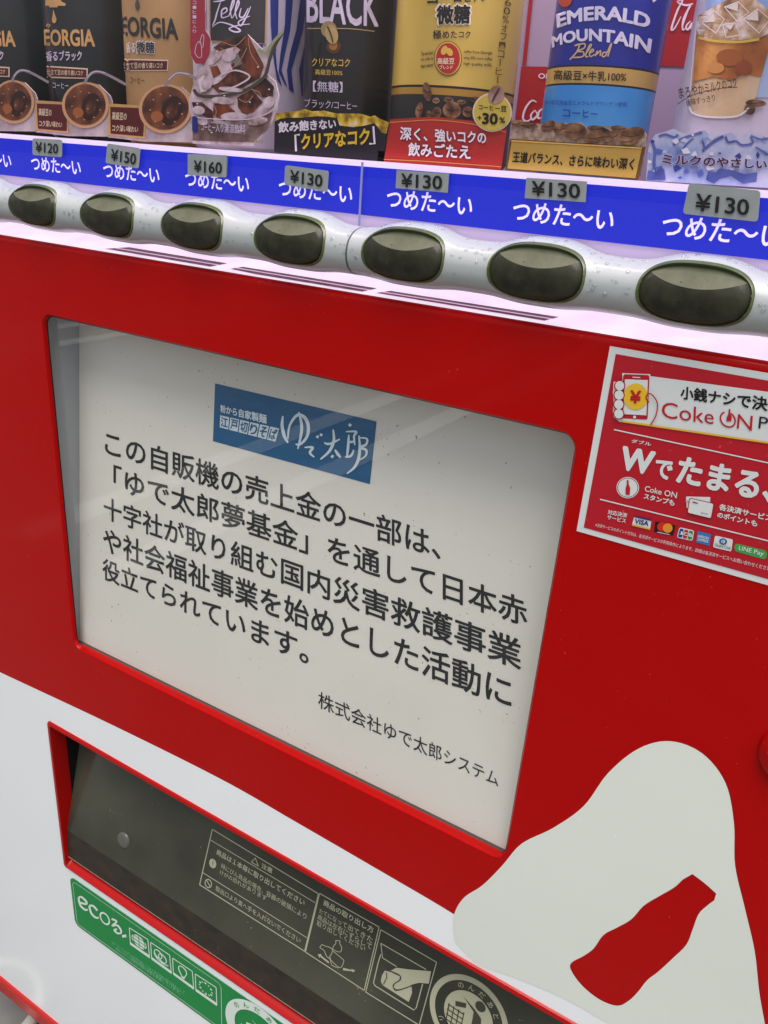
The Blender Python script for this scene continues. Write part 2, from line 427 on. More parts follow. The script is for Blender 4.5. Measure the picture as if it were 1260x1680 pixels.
# selection buttons
def rail_y(dx, dz):
    """front of the rail at an offset from a button's centre"""
    hz, zc, yf = rail_prof(BX0 + dx); q = max(-.999, min(.999, (ZB + dz - zc)/hz))
    a = math.asin(math.copysign(abs(q)**(1/.9), q)); return .0105 - yf*abs(math.cos(a))**.82
def button():
    A, B, N = BA, BB, BN
    out = [(math.copysign(abs(math.cos(t))**(2/N), math.cos(t))*A, math.copysign(abs(math.sin(t))**(2/N), math.sin(t))*B) for t in [2*math.pi*i/96 for i in range(96)]]
    arc = lambda x: .0030 + .0062*(x/A)**2          # crest between the scoop and the face
    zlim = lambda x: B*(max(0, 1-abs(x/A)**N))**(1/N)
    edge = lambda x, z: min(1, max(0, 1 - (abs(x/A)**N + abs(z/B)**N))/.22)**.5
    yf = lambda x, z: rail_y(x, z) + .0012 - .0024*edge(x, z)
    nx = 48; gF = []; gS = []
    for i in range(nx+1):
        x = A*math.sin(math.pi*(i/nx-.5))*.999; zl = zlim(x); c = min(arc(x), zl*.97)
        gF.append([Vector((x, yf(x, z), z)) for z in [-zl + (c+zl)*j/14 for j in range(15)]])
        y0, y1 = yf(x, c), yf(x, zl) + .0016
        gS.append([Vector((x, y0 + (y1-y0)*(j/8)**.9, c + (zl-c)*j/8)) for j in range(9)])
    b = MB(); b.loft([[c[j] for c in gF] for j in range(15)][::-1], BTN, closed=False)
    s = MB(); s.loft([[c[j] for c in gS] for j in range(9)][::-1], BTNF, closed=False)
    r = MB(); L = len(out); nr = []
    for i in range(L):
        tx, tz = out[(i+1) % L][0]-out[i-1][0], out[(i+1) % L][1]-out[i-1][1]; l = math.hypot(tx, tz); nr.append((tz/l, -tx/l))
    o = lambda w_, d: [Vector((x+e[0]*w_, rail_y(x+e[0]*w_, z+e[1]*w_) + d, z+e[1]*w_)) for (x, z), e in zip(out, nr)]
    r.loft([o(.0016, .0008), o(.0013, -.0004), o(.0003, -.0006), o(-.0003, .0008), o(-.0009, .0026)], BTNR)
    return b, s, r
b, s, r = button()
LOC[None] = Vector((0, 0, 0))
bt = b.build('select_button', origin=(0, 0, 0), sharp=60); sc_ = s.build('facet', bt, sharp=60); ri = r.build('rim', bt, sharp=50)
bt.parent = VM
for k in range(-3, 11):
    x = BX0 + PITCH*k
    c = bt if k == -3 else bt.copy()
    if c is not bt:
        COL.objects.link(c); c.parent = VM
        for ch in (sc_, ri):
            d = ch.copy(); COL.objects.link(d); d.parent = c
    c.location = Vector((x, 0, ZB)) - LOC[VM]
# label strip
SY = .0117
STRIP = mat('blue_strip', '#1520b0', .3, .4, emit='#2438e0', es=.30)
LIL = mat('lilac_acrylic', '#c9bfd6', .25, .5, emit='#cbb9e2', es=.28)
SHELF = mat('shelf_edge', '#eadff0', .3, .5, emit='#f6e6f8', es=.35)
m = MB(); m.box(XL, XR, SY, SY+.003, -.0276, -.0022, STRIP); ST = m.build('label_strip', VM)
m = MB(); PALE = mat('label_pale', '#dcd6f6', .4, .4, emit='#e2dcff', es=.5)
SP = yplane(SY)
base = Z(580, 220, .27, [(205, 338), (725, 374), (722, 490), (205, 452)])
BW = [SP.at(*q) for q in base]
lx0 = (BW[0].x + BW[3].x)/2; lx1 = (BW[1].x+BW[2].x)/2; lz1 = (BW[0].z+BW[1].z)/2; lz0 = (BW[2].z+BW[3].z)/2
vs, fs, (gx0, gx1, gy0, gy1) = glyphs('つめた〜い')
for k in range(-7, 7):
    m = MB(); dx = .1846*.4117*k
    for h in range(9):
        ox, oy = (0, 0) if h == 0 else (.016*math.cos(h*math.pi/4), .016*math.sin(h*math.pi/4))
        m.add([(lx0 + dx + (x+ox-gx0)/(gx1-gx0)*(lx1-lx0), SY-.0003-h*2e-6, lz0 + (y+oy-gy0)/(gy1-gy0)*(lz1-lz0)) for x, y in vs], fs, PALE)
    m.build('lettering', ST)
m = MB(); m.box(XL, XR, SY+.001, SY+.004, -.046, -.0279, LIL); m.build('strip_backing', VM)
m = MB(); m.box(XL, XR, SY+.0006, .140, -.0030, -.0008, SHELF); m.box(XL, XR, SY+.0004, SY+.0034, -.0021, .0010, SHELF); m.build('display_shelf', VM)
# display cavity and its lamp
CAV = mat('display_wall', '#8d828e', .6, .3)
m = MB(); m.loft([[Vector((x, y, z)) for x, z in ((XL+.01, -.0005), (XR-.01, -.0005), (XR-.01, .50), (XL+.01, .50))] for y in (.016, .150)], CAV, cap1=True)
m.build('display_case', VM)
m = MB(); m.add([(XL, .01, -.04), (XR, .01, -.04), (XR, .01, .48), (XL, .01, .48)], [(0, 1, 2, 3)], DGL); m.build('display_glass', VM)
m = MB(); SEAM = mat('glass_seam', '#8f93c8', .2, .5)
a = yplane(.0096).at(594.9, 266); m.box(a.x-.0006, a.x+.0006, .0092, .0097, -.036, .0, SEAM)
m.build('glass_joint', VM)
m = MB(); m.box(XL, XR, .0, .016, .47, .72, RED); m.box(XL, XR, .016, .7, .50, .72, RED)
m.box(XL, XL+.0095, .004, .7, GZ+.09, .5, RED); m.box(XR-.0095, XR, .004, .7, GZ+.09, .5, RED); m.box(XL+.01, XR-.01, .17, .7, GZ+.09, .495, RED)
m.build('cabinet', VM)
for x in (XL+.08, XR-.12):
    for y in (.08, .6):
        m = MB(); m.box(x, x+.04, y, y+.04, GZ, GZ+.091, BLK); m.build('foot', VM)
def area(name, loc, size, sy, energy, rotx, col=LAMP):
    l = bpy.data.lights.new(name, 'AREA'); l.shape = 'RECTANGLE'; l.size = size; l.size_y = sy; l.energy = energy; l.color = col
    o = bpy.data.objects.new(name, l); COL.objects.link(o); o.location = loc; o.rotation_euler = (rotx, 0, 0); return o
area('display_lamp', (-.25, .040, .485), 1.05, .035, 7.0, math.radians(12))
area('display_lamp', (-.25, .0165, .030), 1.05, .004, 0.0, math.radians(12)) if False else None
# red dome of the coin return at the right edge
m = MB(); kc = yplane(0).at(1318, 1246)
disc(m, kc, (0, -1, 0), .0215, .006, RED, 40)
m.build('coin_return', VM, smooth=True)
# plain decal on the red front (soft white drift with a red bottle outline left open)
DP = yplane(0)
pts = [(746, 1545), (744, 1505), (760, 1474), (792, 1452), (824, 1420), (856, 1384), (908, 1358), (958, 1322), (998, 1268), (1048, 1228), (1100, 1216), (1152, 1236), (1190, 1284), (1204, 1350), (1206, 1420), (1222, 1490), (1238, 1560), (1246, 1630), (1258, 1700), (1262, 1760), (1150, 1745), (1020, 1690), (930, 1640), (850, 1606), (785, 1582)]
pts = smooth_curve(pts + [pts[0]], 6)[:-1]
bot = smooth_curve([(1136, 1434), (1156, 1449), (1175, 1466)], 3) + smooth_curve([(1172, 1477), (1160, 1486), (1146, 1500), (1136, 1526), (1126, 1550), (1104, 1572), (1080, 1594), (1062, 1608), (1046, 1628), (1030, 1643), (1012, 1650), (984, 1640), (956, 1618), (938, 1594), (937, 1580), (958, 1568), (974, 1556), (990, 1534), (1012, 1522), (1036, 1508), (1056, 1486), (1082, 1470), (1106, 1456), (1120, 1443)], 4)
m = MB(); m.art(DP, pts, OFFW, .0004, holes=[bot]); m.build('white_decal', VM)

# ---------------- notices printed on the flap
NP = mat('notice_ink', '#a6a68e', .5, .3)
m = MB(); zf = lambda P: Z(320, 1340, .15873, P); zg = lambda P: Z(500, 1440, .1905, P)
def frame(mb, surf, q, wd, mt, lift=.0003):
    q = q + [q[0]]
    for i in range(len(q)-1): mb.line(surf, [q[i], q[i+1]], wd, mt, lift)
frame(m, FP, [(348.3, 1360.6), (522.5, 1466.4), (499.8, 1560.7), (327.5, 1451.5)], 1.5, NP)
m.line(FP, [(344.6, 1377.6), (517, 1481)], 1.1, NP); m.line(FP, [(332.7, 1431.7), (503.3, 1538.4)], 1.1, NP)
T = lambda st, q, b=0.: m.text(FP, st, zf(q), NP, .0003, b)
T('注意', [(690, 472), (805, 535), (795, 590), (685, 527)], .02)
frame(m, FP, zf([(622, 425), (655, 510), (582, 470)]), 1.2, NP)
T('商品は１本毎に取り出してください', [(230, 330), (1140, 862), (1125, 925), (217, 388)], .015)
T('特にびん商品の場合、容器の破損により', [(275, 478), (1155, 1005), (1145, 1065), (265, 530)])
T('けがの恐れがあります', [(262, 545), (745, 820), (735, 872), (255, 592)])
T('取出口より奥へ手を入れないでください', [(218, 708), (1095, 1255), (1085, 1312), (210, 762)])
c = zf([(183, 483)])[0]; m.ell(FP, *c, 5.6, 7.9, NP, rot_=-.25)
m.line(FP, zf([(185, 455), (183, 495)]), 1.2, INK('#33342c'), .0005); m.line(FP, zf([(182, 505), (182, 512)]), 1.2, INK('#33342c'), .0005)
c = zf([(137, 690)])[0]; m.ell(FP, *c, 5.8, 7.6, NP, rot_=-.25, hole=.78); m.line(FP, zf([(118, 655), (158, 725)]), 1.2, NP)
m.build('warning_notice', FL)
m = MB(); frame(m, FP, zg([(128, 135), (640, 425), (512, 970), (5, 640)]), 1.5, NP)
T = lambda st, q, b=0.: m.text(FP, st, zg(q), NP, .0003, b)
T('商品の取り出し方', [(168, 185), (597, 427), (588, 482), (157, 236)], .02)
T('たてになって出てきた', [(130, 262), (590, 512), (580, 567), (122, 303)])
T('商品は左右にずらして', [(118, 312), (582, 570), (570, 622), (108, 357)])
T('取り出してください', [(108, 363), (525, 588), (515, 637), (100, 410)])
for P in ([(150, 575), (130, 600), (165, 625), (180, 660), (205, 690), (240, 630), (215, 600), (180, 590), (150, 575)], [(265, 540), (303, 545), (300, 565), (318, 600), (305, 640), (245, 620), (247, 590), (268, 565), (265, 540)],
          [(205, 690), (300, 775), (335, 725), (325, 700), (240, 630)], [(220, 685), (232, 750), (290, 778)]):
    m.line(FP, zg(P), 1.1, NP, .0003, smooth=3)
for P in ([(112, 660), (128, 692), (132, 680), (205, 738), (210, 725), (140, 668), (143, 656)], [(330, 775), (405, 795), (400, 783), (436, 800), (412, 816), (410, 806), (330, 797)]): m.art(FP, zg(P), NP)
m.build('instruction_notice', FL)
m = MB(); frame(m, FP, zg([(655, 448), (1135, 728), (985, 1270), (525, 985)]), 1.5, NP)
frame(m, FP, zg([(655, 565), (1045, 790), (1042, 795), (670, 690)])[:2], 1.4, NP)
m.line(FP, zg([(655, 565), (670, 690), (790, 765)]), 1.4, NP)
m.line(FP, zg([(655, 660), (630, 740), (592, 905), (605, 930), (940, 1140), (960, 1120), (1015, 915)]), 1.7, NP)
m.art(FP, zg([(690, 800), (740, 812), (820, 850), (815, 880), (770, 910), (760, 945), (790, 970), (920, 935), (925, 990), (895, 1070), (670, 925), (655, 890), (665, 840)]), NP)
m.art(FP, zg([(740, 800), (790, 775), (900, 790), (1088, 805), (1068, 912), (980, 905), (925, 920), (860, 955), (790, 962), (765, 945), (775, 915), (825, 880), (828, 850), (800, 825)]), NP, .0005)
m.line(FP, zg([(740, 806), (815, 840), (822, 880), (765, 920), (768, 955), (800, 970), (925, 930)]), 1.5, INK('#3a3b30'), .0008, smooth=4)
m.line(FP, zg([(700, 815), (705, 860), (675, 920)]), 1.3, INK('#3a3b30'), .0008, smooth=4)
m.build('picture_notice', FL)
def ring_mark(name, surf, parent, cpx, edge, mt, bgm, n=56):
    """round recycling mark: ring with words round it and a figure throwing a can in a basket"""
    c = surf.at(*cpx, .0004); e = surf.at(*edge, .0004); R = (e - c).length
    nrm = surf.n; u = Vector((1, 0, 0)); v = nrm.cross(u).normalized()
    if v.z < 0: v = -v
    P = lambda x, y, l=0.: c + u*x*R + v*y*R + nrm*l
    mb = MB()
    def rg(r0, r1, mt_, l): mb.loft([[P(r0*math.cos(t), r0*math.sin(t), l) for t in [2*math.pi*i/n for i in range(n)]], [P(r1*math.cos(t), r1*math.sin(t), l) for t in [2*math.pi*i/n for i in range(n)]]], mt_)
    def pg(pts, mt_, l): 
        fl = [Vector((x, y, 0)) for x, y in pts]
        mb.add([P(p.x, p.y, l) for p in fl], [t for t in tessellate_polygon([fl])], mt_)
    return mb, P, rg, pg
def arc_text(mb, P, st, r, h, a0, a1, mt, l):
    n = len(st)
    for i, ch in enumerate(st):
        a = math.radians(a0 + (a1 - a0)*i/(n-1)); vs, fs, (x0, x1, y0, y1) = glyphs(ch)
        cx, cy = (x0+x1)/2, (y0+y1)/2; k = h
        out = []
        for x, y in vs:
            X, Y = (x-cx)*k, (y-cy)*k
            out.append(P((r+Y)*math.cos(a) + X*math.sin(a), (r+Y)*math.sin(a) - X*math.cos(a), l))
        mb.add(out, fs, mt)
def figure(pg, mt, bgm, l):
    pg([(.22+.13*math.cos(t), .42+.13*math.sin(t)) for t in [2*math.pi*i/16 for i in range(16)]], mt, l)
    pg([(-.22, .42), (.1, .2), (.12, -.1), (.05, -.45), (.34, -.5), (.36, -.1), (.3, .15), (.12, .27)], mt, l)
    pg([(-.38, .2), (-.12, .3), (-.1, .18), (-.35, .08)], mt, l)
    for i in range(4):
        a = -.52 + .13*i; pg([(a, .05), (a+.025, .05), (a+.05, -.5), (a+.025, -.5)], mt, l)
    for j in range(5):
        y = .03 - .13*j; pg([(-.53, y), (-.1, y-.02), (-.1, y-.05), (-.53, y-.03)], mt, l)
mb, P, rg, pg = ring_mark('r', FP, FL, (768, 1668), (705, 1647), NP, None)
DKO = INK('#3d3e33')
rg(.86, 1.0, NP, 0); rg(.0005, .62, NP, 0); figure(pg, DKO, None, .0003)
arc_text(mb, P, 'のんだあとは', .74, .17, 118, 12, NP, .0001); arc_text(mb, P, 'リサイクル', .74, .17, 215, 325, NP, .0001)
mb.build('recycling_mark', FL)

# ---------------- rain drops on rail and front
m = MB(); DROP = mat('water_drop', '#dfe4e6', .03, .5, coat=1.0)
WAT = glass('water_drop_clear', '#eef2f2', 1.6)
def drop(c, nrm, r):
    nrm = nrm.normalized(); u = nrm.cross(Vector((.3, .1, 1))).normalized(); v = nrm.cross(u); L = []
    for rr, hh in ((1, 0), (.8, .35), (.45, .55), (.02, .62)):
        L.append([c + (u*math.cos(2*math.pi*i/8) + v*math.sin(2*math.pi*i/8))*r*rr + nrm*hh*r for i in range(8)])
    m.loft(L, WAT)
for i in range(1100):
    x = random.uniform(-.62, .1); a = random.uniform(-.2, 1.45); hz, zc, yf = rail_prof(x)
    if min(abs(((x - BX0)/PITCH) % 1), 1-abs(((x - BX0)/PITCH) % 1)) < .36 and a < 1.05: continue
    if x < -.3 and random.random() < .4: continue
    y = .0105 - yf*math.cos(a)**.82; z = zc + hz*math.sin(a)**.9 if a > 0 else zc - hz*(-math.sin(a))**.9
    drop(Vector((x, y, z)), Vector((0, -math.cos(a), math.sin(a))), random.choice((.0003, .0004, .0005, .0007, .0009, .0012)))
for i in range(500):
    x = random.uniform(-.62, .15); z = random.uniform(-.7, -.08)
    if WX0-.01 < x < WX1+.01 and WZ0-.01 < z < WZ1+.01: continue
    if SX0 - .01 < x and SZ0 < z < SZ1: continue
    drop(Vector((x, -.0001, z)), Vector((0, -1, 0)), random.choice((.0002, .0003, .0003, .0005)))
tag(m.build('rain_drops', VM, smooth=True), None, None, kind='stuff')

# ------------------------------------------------------------------ poster behind the window
PT = Plane((0, .0095, -.4216), (0, -.2883, .0278))
m = MB()
PAPER = mat('poster_paper', '#dbd9cf', .6, .2, noise=(5, ['#d5d3c9', '#dedcd3'], 5), specks=(480, '#6a6862', .95))
pyz = lambda z: .0095 + (z + .4216)*.0278/.2883
q = [(-.5462, -.4219), (-.1053, -.4219), (-.1053, -.1122), (-.5462, -.1122)]
m.add([(x, pyz(z), z) for x, z in q] + [(x, pyz(z)+.003, z) for x, z in q], [(0, 1, 2, 3), (7, 6, 5, 4), (0, 4, 5, 1), (1, 5, 6, 2), (2, 6, 7, 3), (3, 7, 4, 0)], PAPER)
PO = tag(m.build('poster'), 'white notice poster with dark japanese lines under a blue logo, behind the window', 'poster')
m = MB(); TXT = INK('#191b1f')
for st, q in (('この自販機の売上金の一部は、', [(172, 704), (723, 873), (723, 920), (172, 746)]),
              ('「ゆで太郎夢基金」を通して日本赤', [(186, 762), (865, 982), (865, 1030), (186, 804)]),
              ('十字社が取り組む国内災害救護事業', [(170, 813), (856, 1049), (855, 1101), (170, 851)]),
              ('や社会福祉事業を始めとした活動に', [(169, 863), (840, 1112), (839, 1165), (169, 905)]),
              ('役立てられています。', [(168, 914), (507, 1047), (506, 1092), (168, 950)])):
    m.text(PT, st, q, TXT, .0003, .016)
m.text(PT, '株式会社ゆで太郎システム', [(522, 1133), (818, 1267), (817, 1292), (522, 1161)], TXT, .0003, .004)
m.build('lettering', PO)
zl = lambda P: Z(330, 600, .246, P)
m = MB(); m.art(PT, [(352.9, 629), (617.8, 691.5), (606.8, 794.3), (349.2, 723.7)], INK('#0e5885'), .0003); LG = m.build('logo_panel', PO)
m = MB(); LW = INK('#cfdfe6')
m.text(PT, '粉から自家製麺', zl([(128, 258), (437, 326), (437, 390), (128, 310)]), LW, .0006, .03)
A, B, C_, D = zl([(125, 330), (525, 420), (500, 508), (122, 410)])
for i, ch in enumerate('江戸切りそば'):
    f0, f1 = i/6 + .006, (i+1)/6 - .012
    lp = lambda p, q, t: (p[0] + (q[0]-p[0])*t, p[1] + (q[1]-p[1])*t)
    qq = [lp(A, B, f0), lp(A, B, f1), lp(D, C_, f1), lp(D, C_, f0)]
    m.art(PT, qq, LW, .0006)
    cx = sum(p[0] for p in qq)/4; cy = sum(p[1] for p in qq)/4
    m.text(PT, ch, [(cx+(p[0]-cx)*.82, cy+(p[1]-cy)*.82) for p in qq], INK('#0e5885'), .0009, .025)
for P, wd in (([(545, 335), (540, 400), (555, 470), (580, 515)], 5.5), ([(578, 490), (590, 400), (640, 330), (690, 345), (715, 405), (705, 475), (660, 525), (630, 522)], 5.5), ([(650, 308), (668, 380), (668, 450), (645, 555)], 5),
              ([(690, 545), (745, 545), (725, 580), (755, 610)], 4.5), ([(768, 470), (784, 478)], 4), ([(793, 456), (808, 466)], 4), ([(820, 512), (855, 522), (925, 490)], 4),
              ([(880, 425), (885, 500), (855, 570), (795, 625)], 5), ([(892, 560), (912, 590), (930, 612)], 5), ([(868, 600), (882, 610)], 5),
              ([(985, 390), (1000, 402)], 4.5), ([(965, 440), (1035, 440), (1020, 470), (1025, 530)], 4), ([(985, 460), (980, 540), (972, 610)], 4.5), ([(985, 510), (1022, 505)], 3.5), ([(960, 610), (1000, 600), (1018, 560)], 4),
              ([(1052, 465), (1058, 540), (1050, 620), (1020, 680), (972, 720)], 5), ([(1052, 480), (1105, 487), (1100, 525), (1062, 545), (1100, 562), (1098, 600), (1058, 628)], 4.5)):
    m.line(PT, zl(P), wd, LW, .0006, smooth=4, taper=len(P) > 2)
m.build('lettering', LG)

# ------------------------------------------------------------------ price tags on the display glass
TP = yplane(.0094)
TAGM = mat('tag_grey', '#8f9496', .5, .3, noise=(60, ['#888d8f', '#959a9b'], 2))
z5 = lambda P: Z(0, 200, .2619, P); z6 = lambda P: Z(300, 200, .2619, P); z7 = lambda P: Z(580, 220, .27, P); z8 = lambda P: Z(880, 260, .3016, P)
def rpoly(q, r, n=4):
    out = []
    for i in range(4):
        p = np.array(q[i], float); a = np.array(q[i-1], float); b = np.array(q[(i+1) % 4], float)
        ua = (a-p)/np.linalg.norm(a-p); ub = (b-p)/np.linalg.norm(b-p)
        for k in range(n+1):
            t = k/n; out.append(tuple((1-t)**2*(p+ua*r) + 2*t*(1-t)*p + t*t*(p+ub*r)))
    return out
TAGS = [('¥120', z5([(203, 103), (388, 112), (388, 222), (203, 207)]), z5([(222, 124), (364, 135), (362, 200), (222, 190)]), 'small grey price tag reading 120 yen, stuck under the left dark coffee bottle', 4),
        ('¥150', z5([(672, 135), (880, 165), (868, 292), (660, 258)]), z5([(697, 168), (855, 196), (848, 270), (693, 241)]), 'grey price tag reading 150 yen, tilted down to the right', 4),
        ('¥160', z6([(30, 200), (275, 209), (270, 348), (30, 333)]), z6([(68, 240), (245, 250), (243, 326), (68, 314)]), 'grey price tag reading 160 yen under the jelly drink', 1),
        ('¥130', z6([(640, 270), (914, 307), (905, 440), (635, 393)]), z6([(672, 300), (877, 330), (872, 410), (670, 378)]), 'rounded grey 130 yen price tag under the black can, left of the pane joint', 5),
        ('¥130', z7([(262, 218), (580, 240), (572, 357), (255, 328)]), z7([(290, 238), (540, 250), (537, 338), (288, 322)]), 'square cornered grey 130 yen price tag under the yellow can and red card', 1),
        ('¥130', [(863.5, 291.6), (963, 297.7), (960.8, 331.8), (860.8, 325)], [(872.4, 296.5), (951.8, 300.7), (951.8, 326), (871.6, 321)], 'square cornered grey 130 yen price tag under the blue can and gold card', 1),
        ('¥130', z8([(830, 135), (1220, 175), (1205, 345), (795, 300)]), z8([(870, 190), (1160, 220), (1155, 312), (858, 285)]), 'largest grey 130 yen price tag, rounded, at the far right under the ice card', 7)]
TI = INK('#1c1c1c')
def slab(mb, surf, poly, mt, th, lift=0., side=None):
    """flat card: front outline at lift, real thickness behind it"""
    mb.art(surf, poly, mt, lift)
    fr = [surf.at(x, y, lift) for x, y in poly]; bk = [p - surf.n*th for p in fr]
    mb.loft([fr, bk], side or mt)
for i, (st, q, tq, lab, r) in enumerate(TAGS):
    m = MB()
    if i == 2: slab(m, TP, rpoly(z6([(60, 212), (281, 222), (276, 340), (60, 330)]), 1), INK('#7d8284'), .0001, -.0002)
    slab(m, TP, rpoly(q, r), TAGM, .0003, .0001)
    t = tag(m.build('price_tag'), lab, 'price tag', 'price tags along the blue strip')
    m = MB(); m.text(TP, st, tq, TI, .0006, .018); m.build('lettering', t)

# ------------------------------------------------------------------ payment sticker
SPL = yplane(0)
za = lambda P: Z(940, 560, .254, P); zb = lambda P: Z(940, 750, .254, P)
SW = INK('#d2d6d5'); CRIM = mat('sticker_red', '#b00a20', .4, .4, specks=(420, '#cf4a55', .925))
m = MB()
tl = SPL.at(1001, 567.6); bl = SPL.at(946, 870.6); tr = SPL.at(1260, 609.5); 
PS0, PS1, PSt, PSb = -.1073, .068, tl.z, bl.z
def rect(mb, x0, x1, z0, z1, y, mt, th=.0002):
    mb.box(x0, x1, y, y+th, z0, z1, mt)
rect(m, PS0, PS1, PSb, PSt, -.0005, SW, .0004)
a = SPL.at(*za([(279, 80)])[0]); b = SPL.at(*zb([(66, 450)])[0])
m.add([(a.x, -.0007, b.z), (PS1-.004, -.0007, b.z), (PS1-.004, -.0007, a.z), (a.x, -.0007, a.z)], [(0, 1, 2, 3)], CRIM)
PS = tag(m.build('payment_sticker'), 'red cashless payment sticker with white border on the front panel right of the poster', 'sticker')
L1, L2, L3, L4 = .0010, .0013, .0016, .0019
m = MB(); m.art(SPL, za([(480, 222), (1400, 345), (1400, 672), (300, 508)]), SW, L1)
m.line(SPL, za([(310, 515), (1400, 675)]), 3, INK('#d9b13a'), L2)
m.art(SPL, za([(318, 205), (500, 212), (503, 330), (550, 400), (535, 480), (505, 540), (300, 520), (262, 490), (258, 450), (262, 380), (258, 330), (262, 262), (320, 250)]), SW, L1+.0001)
m.build('banner', PS)
m = MB(); m.art(SPL, rpoly(za([(325, 212), (494, 218), (482, 506), (312, 496)]), 4), CRIM, L2)
m.art(SPL, za([(336, 245), (484, 250), (474, 478), (324, 470)]), SW, L3)
m.ell(SPL, *za([(405, 357)])[0], 20, 21.5, INK('#e0b52c'), L4)
m.line(SPL, za([(385, 232), (435, 234)]), 1.5, SW, L3); m.ell(SPL, *za([(398, 489)])[0], 2.5, 2.5, SW, L3)
m.text(SPL, '¥', za([(370, 315), (442, 318), (438, 403), (364, 400)]), INK('#b5121f'), .0022, .03)
for cx, cy in ((302, 287), (298, 347), (296, 408), (296, 468)):
    m.ell(SPL, *za([(cx, cy)])[0], 9.2, 9.5, CRIM, .0020, n=20); m.ell(SPL, *za([(cx, cy)])[0], 7.4, 7.7, SW, .0023, n=20)
m.line(SPL, za([(492, 395), (472, 365), (485, 340), (510, 345), (545, 400), (535, 480), (500, 540)]), 2, CRIM, .0022, smooth=4)
m.build('phone_drawing', PS)
m = MB(); BK = INK('#1a1414')
m.text(SPL, '小銭ナシで決済', [(1117, 633), (1288, 654.5), (1286, 679), (1116, 654.5)], BK, L2, .03)
m.text(SPL, 'Coke', za([(575, 388), (912, 440), (908, 537), (572, 492)]), INK('#b5121f'), L2, -.004)
c = za([(1000, 505)])[0]; pr = []
for i in range(25):
    t = math.radians(-65 + 310*i/24); pr.append((c[0] + 12.2*math.cos(t)*1.0, c[1] + 12*math.sin(t) + 2.5*math.cos(t)))
m.line(SPL, pr, 2.6, INK('#b5121f'), L2)
m.art(SPL, za([(1006, 437), (1016, 437), (1018, 470), (1026, 490), (1022, 518), (990, 515), (994, 488), (1004, 468)]), INK('#b5121f'), L2)
m.text(SPL, 'N', za([(1066, 470), (1162, 482), (1155, 578), (1058, 562)]), INK('#b5121f'), L2, -.004)
m.text(SPL, 'Pay', za([(1205, 485), (1400, 505), (1395, 625), (1195, 588)]), BK, L2, 0)
m.line(SPL, za([(265, 570), (1400, 815)]), 2, SW, L1)
m.text(SPL, 'ダブル', za([(380, 630), (507, 652), (503, 677), (377, 654)]), SW, L1, .02)
m.text(SPL, 'W', [(1022, 731), (1077, 741), (1069, 781), (1014, 770)], SW, L1, .045)
m.text(SPL, 'で', [(1077, 752), (1106, 758), (1100, 789), (1071, 782)], SW, L1, .035)
m.text(SPL, 'たまる、', [(1116, 747), (1276, 779), (1266, 826), (1107, 792)], SW, L1, .04)
m.text(SPL, 'Coke ON', zb([(468, 184), (675, 228), (668, 266), (462, 220)]), SW, L1, .01)
m.text(SPL, 'スタンプも', zb([(462, 232), (660, 278), (653, 316), (455, 268)]), SW, L1, .03)
m.text(SPL, '各決済サービス', zb([(948, 298), (1290, 375), (1284, 418), (942, 340)]), SW, L1, .03)
m.text(SPL, 'のポイントも', zb([(937, 352), (1195, 410), (1188, 450), (930, 388)]), SW, L1, .03)
m.text(SPL, '対応決済', zb([(228, 338), (352, 362), (347, 393), (223, 368)]), SW, L1, .02)
m.text(SPL, 'サービス', zb([(224, 372), (345, 398), (340, 426), (219, 400)]), SW, L1, .02)
m.text(SPL, '※決済サービスのポイント付与は、各決済サービスの利用条件によります。詳細は各決済サービスへお問い合わせください', zb([(148, 425), (1275, 707), (1270, 735), (143, 448)]), SW, L1, 0)
m.line(SPL, zb([(175, 272), (1400, 575)]), 2, SW, L1)
m.build('lettering', PS)
m = MB()
m.ell(SPL, *zb([(354, 197)])[0], 18.5, 17.5, SW, L1, hole=.93); m.ell(SPL, *zb([(354, 197)])[0], 16, 15.2, SW, L1)
m.art(SPL, zb([(347, 148), (358, 148), (360, 175), (370, 200), (366, 245), (340, 242), (340, 200), (348, 175)]), INK('#b5121f'), L2)
m.build('bottle_stamp', PS)
m = MB(); m.art(SPL, rpoly(zb([(730, 254), (888, 258), (880, 340), (735, 330)]), 2), SW, L1); m.line(SPL, zb([(728, 285), (890, 295)]), 3, INK('#c98f94'), L2)
m.art(SPL, rpoly(zb([(752, 262), (912, 298), (894, 400), (736, 362)]), 4), CRIM, L2); m.art(SPL, rpoly(zb([(757, 268), (907, 302), (890, 394), (742, 358)]), 3), SW, L3)
m.line(SPL, zb([(772, 290), (806, 298)]), 1.6, BK, L4); m.line(SPL, zb([(825, 358), (872, 369)]), 1, INK('#888888'), L4)
m.build('card_drawing', PS)
# row of payment marks
m = MB(); q = zb([(397, 378), (508, 403), (497, 470), (380, 442)])
m.art(SPL, q, SW, L1)
lp = lambda p, q_, t: (p[0] + (q_[0]-p[0])*t, p[1] + (q_[1]-p[1])*t)
m.art(SPL, [q[0], q[1], lp(q[1], q[2], .15), lp(q[0], q[3], .15)], INK('#1d2a6b'), L2); m.art(SPL, [lp(q[0], q[3], .85), lp(q[1], q[2], .85), q[2], q[3]], INK('#d9a23a'), L2)
m.text(SPL, 'VISA', zb([(402, 397), (492, 414), (486, 446), (396, 428)]), INK('#1d2a6b'), L2, .03); m.build('payment_mark', PS)
m = MB(); m.art(SPL, zb([(532, 414), (662, 442), (647, 506), (524, 482)]), INK('#1c0f0d'), L1)
m.ell(SPL, *zb([(576, 450)])[0], 8, 7.8, INK('#c8281e'), L2); m.ell(SPL, *zb([(612, 458)])[0], 8, 7.8, INK('#e08a2c'), L3); m.line(SPL, zb([(545, 484), (625, 500)]), 1, SW, L2); m.build('payment_mark', PS)
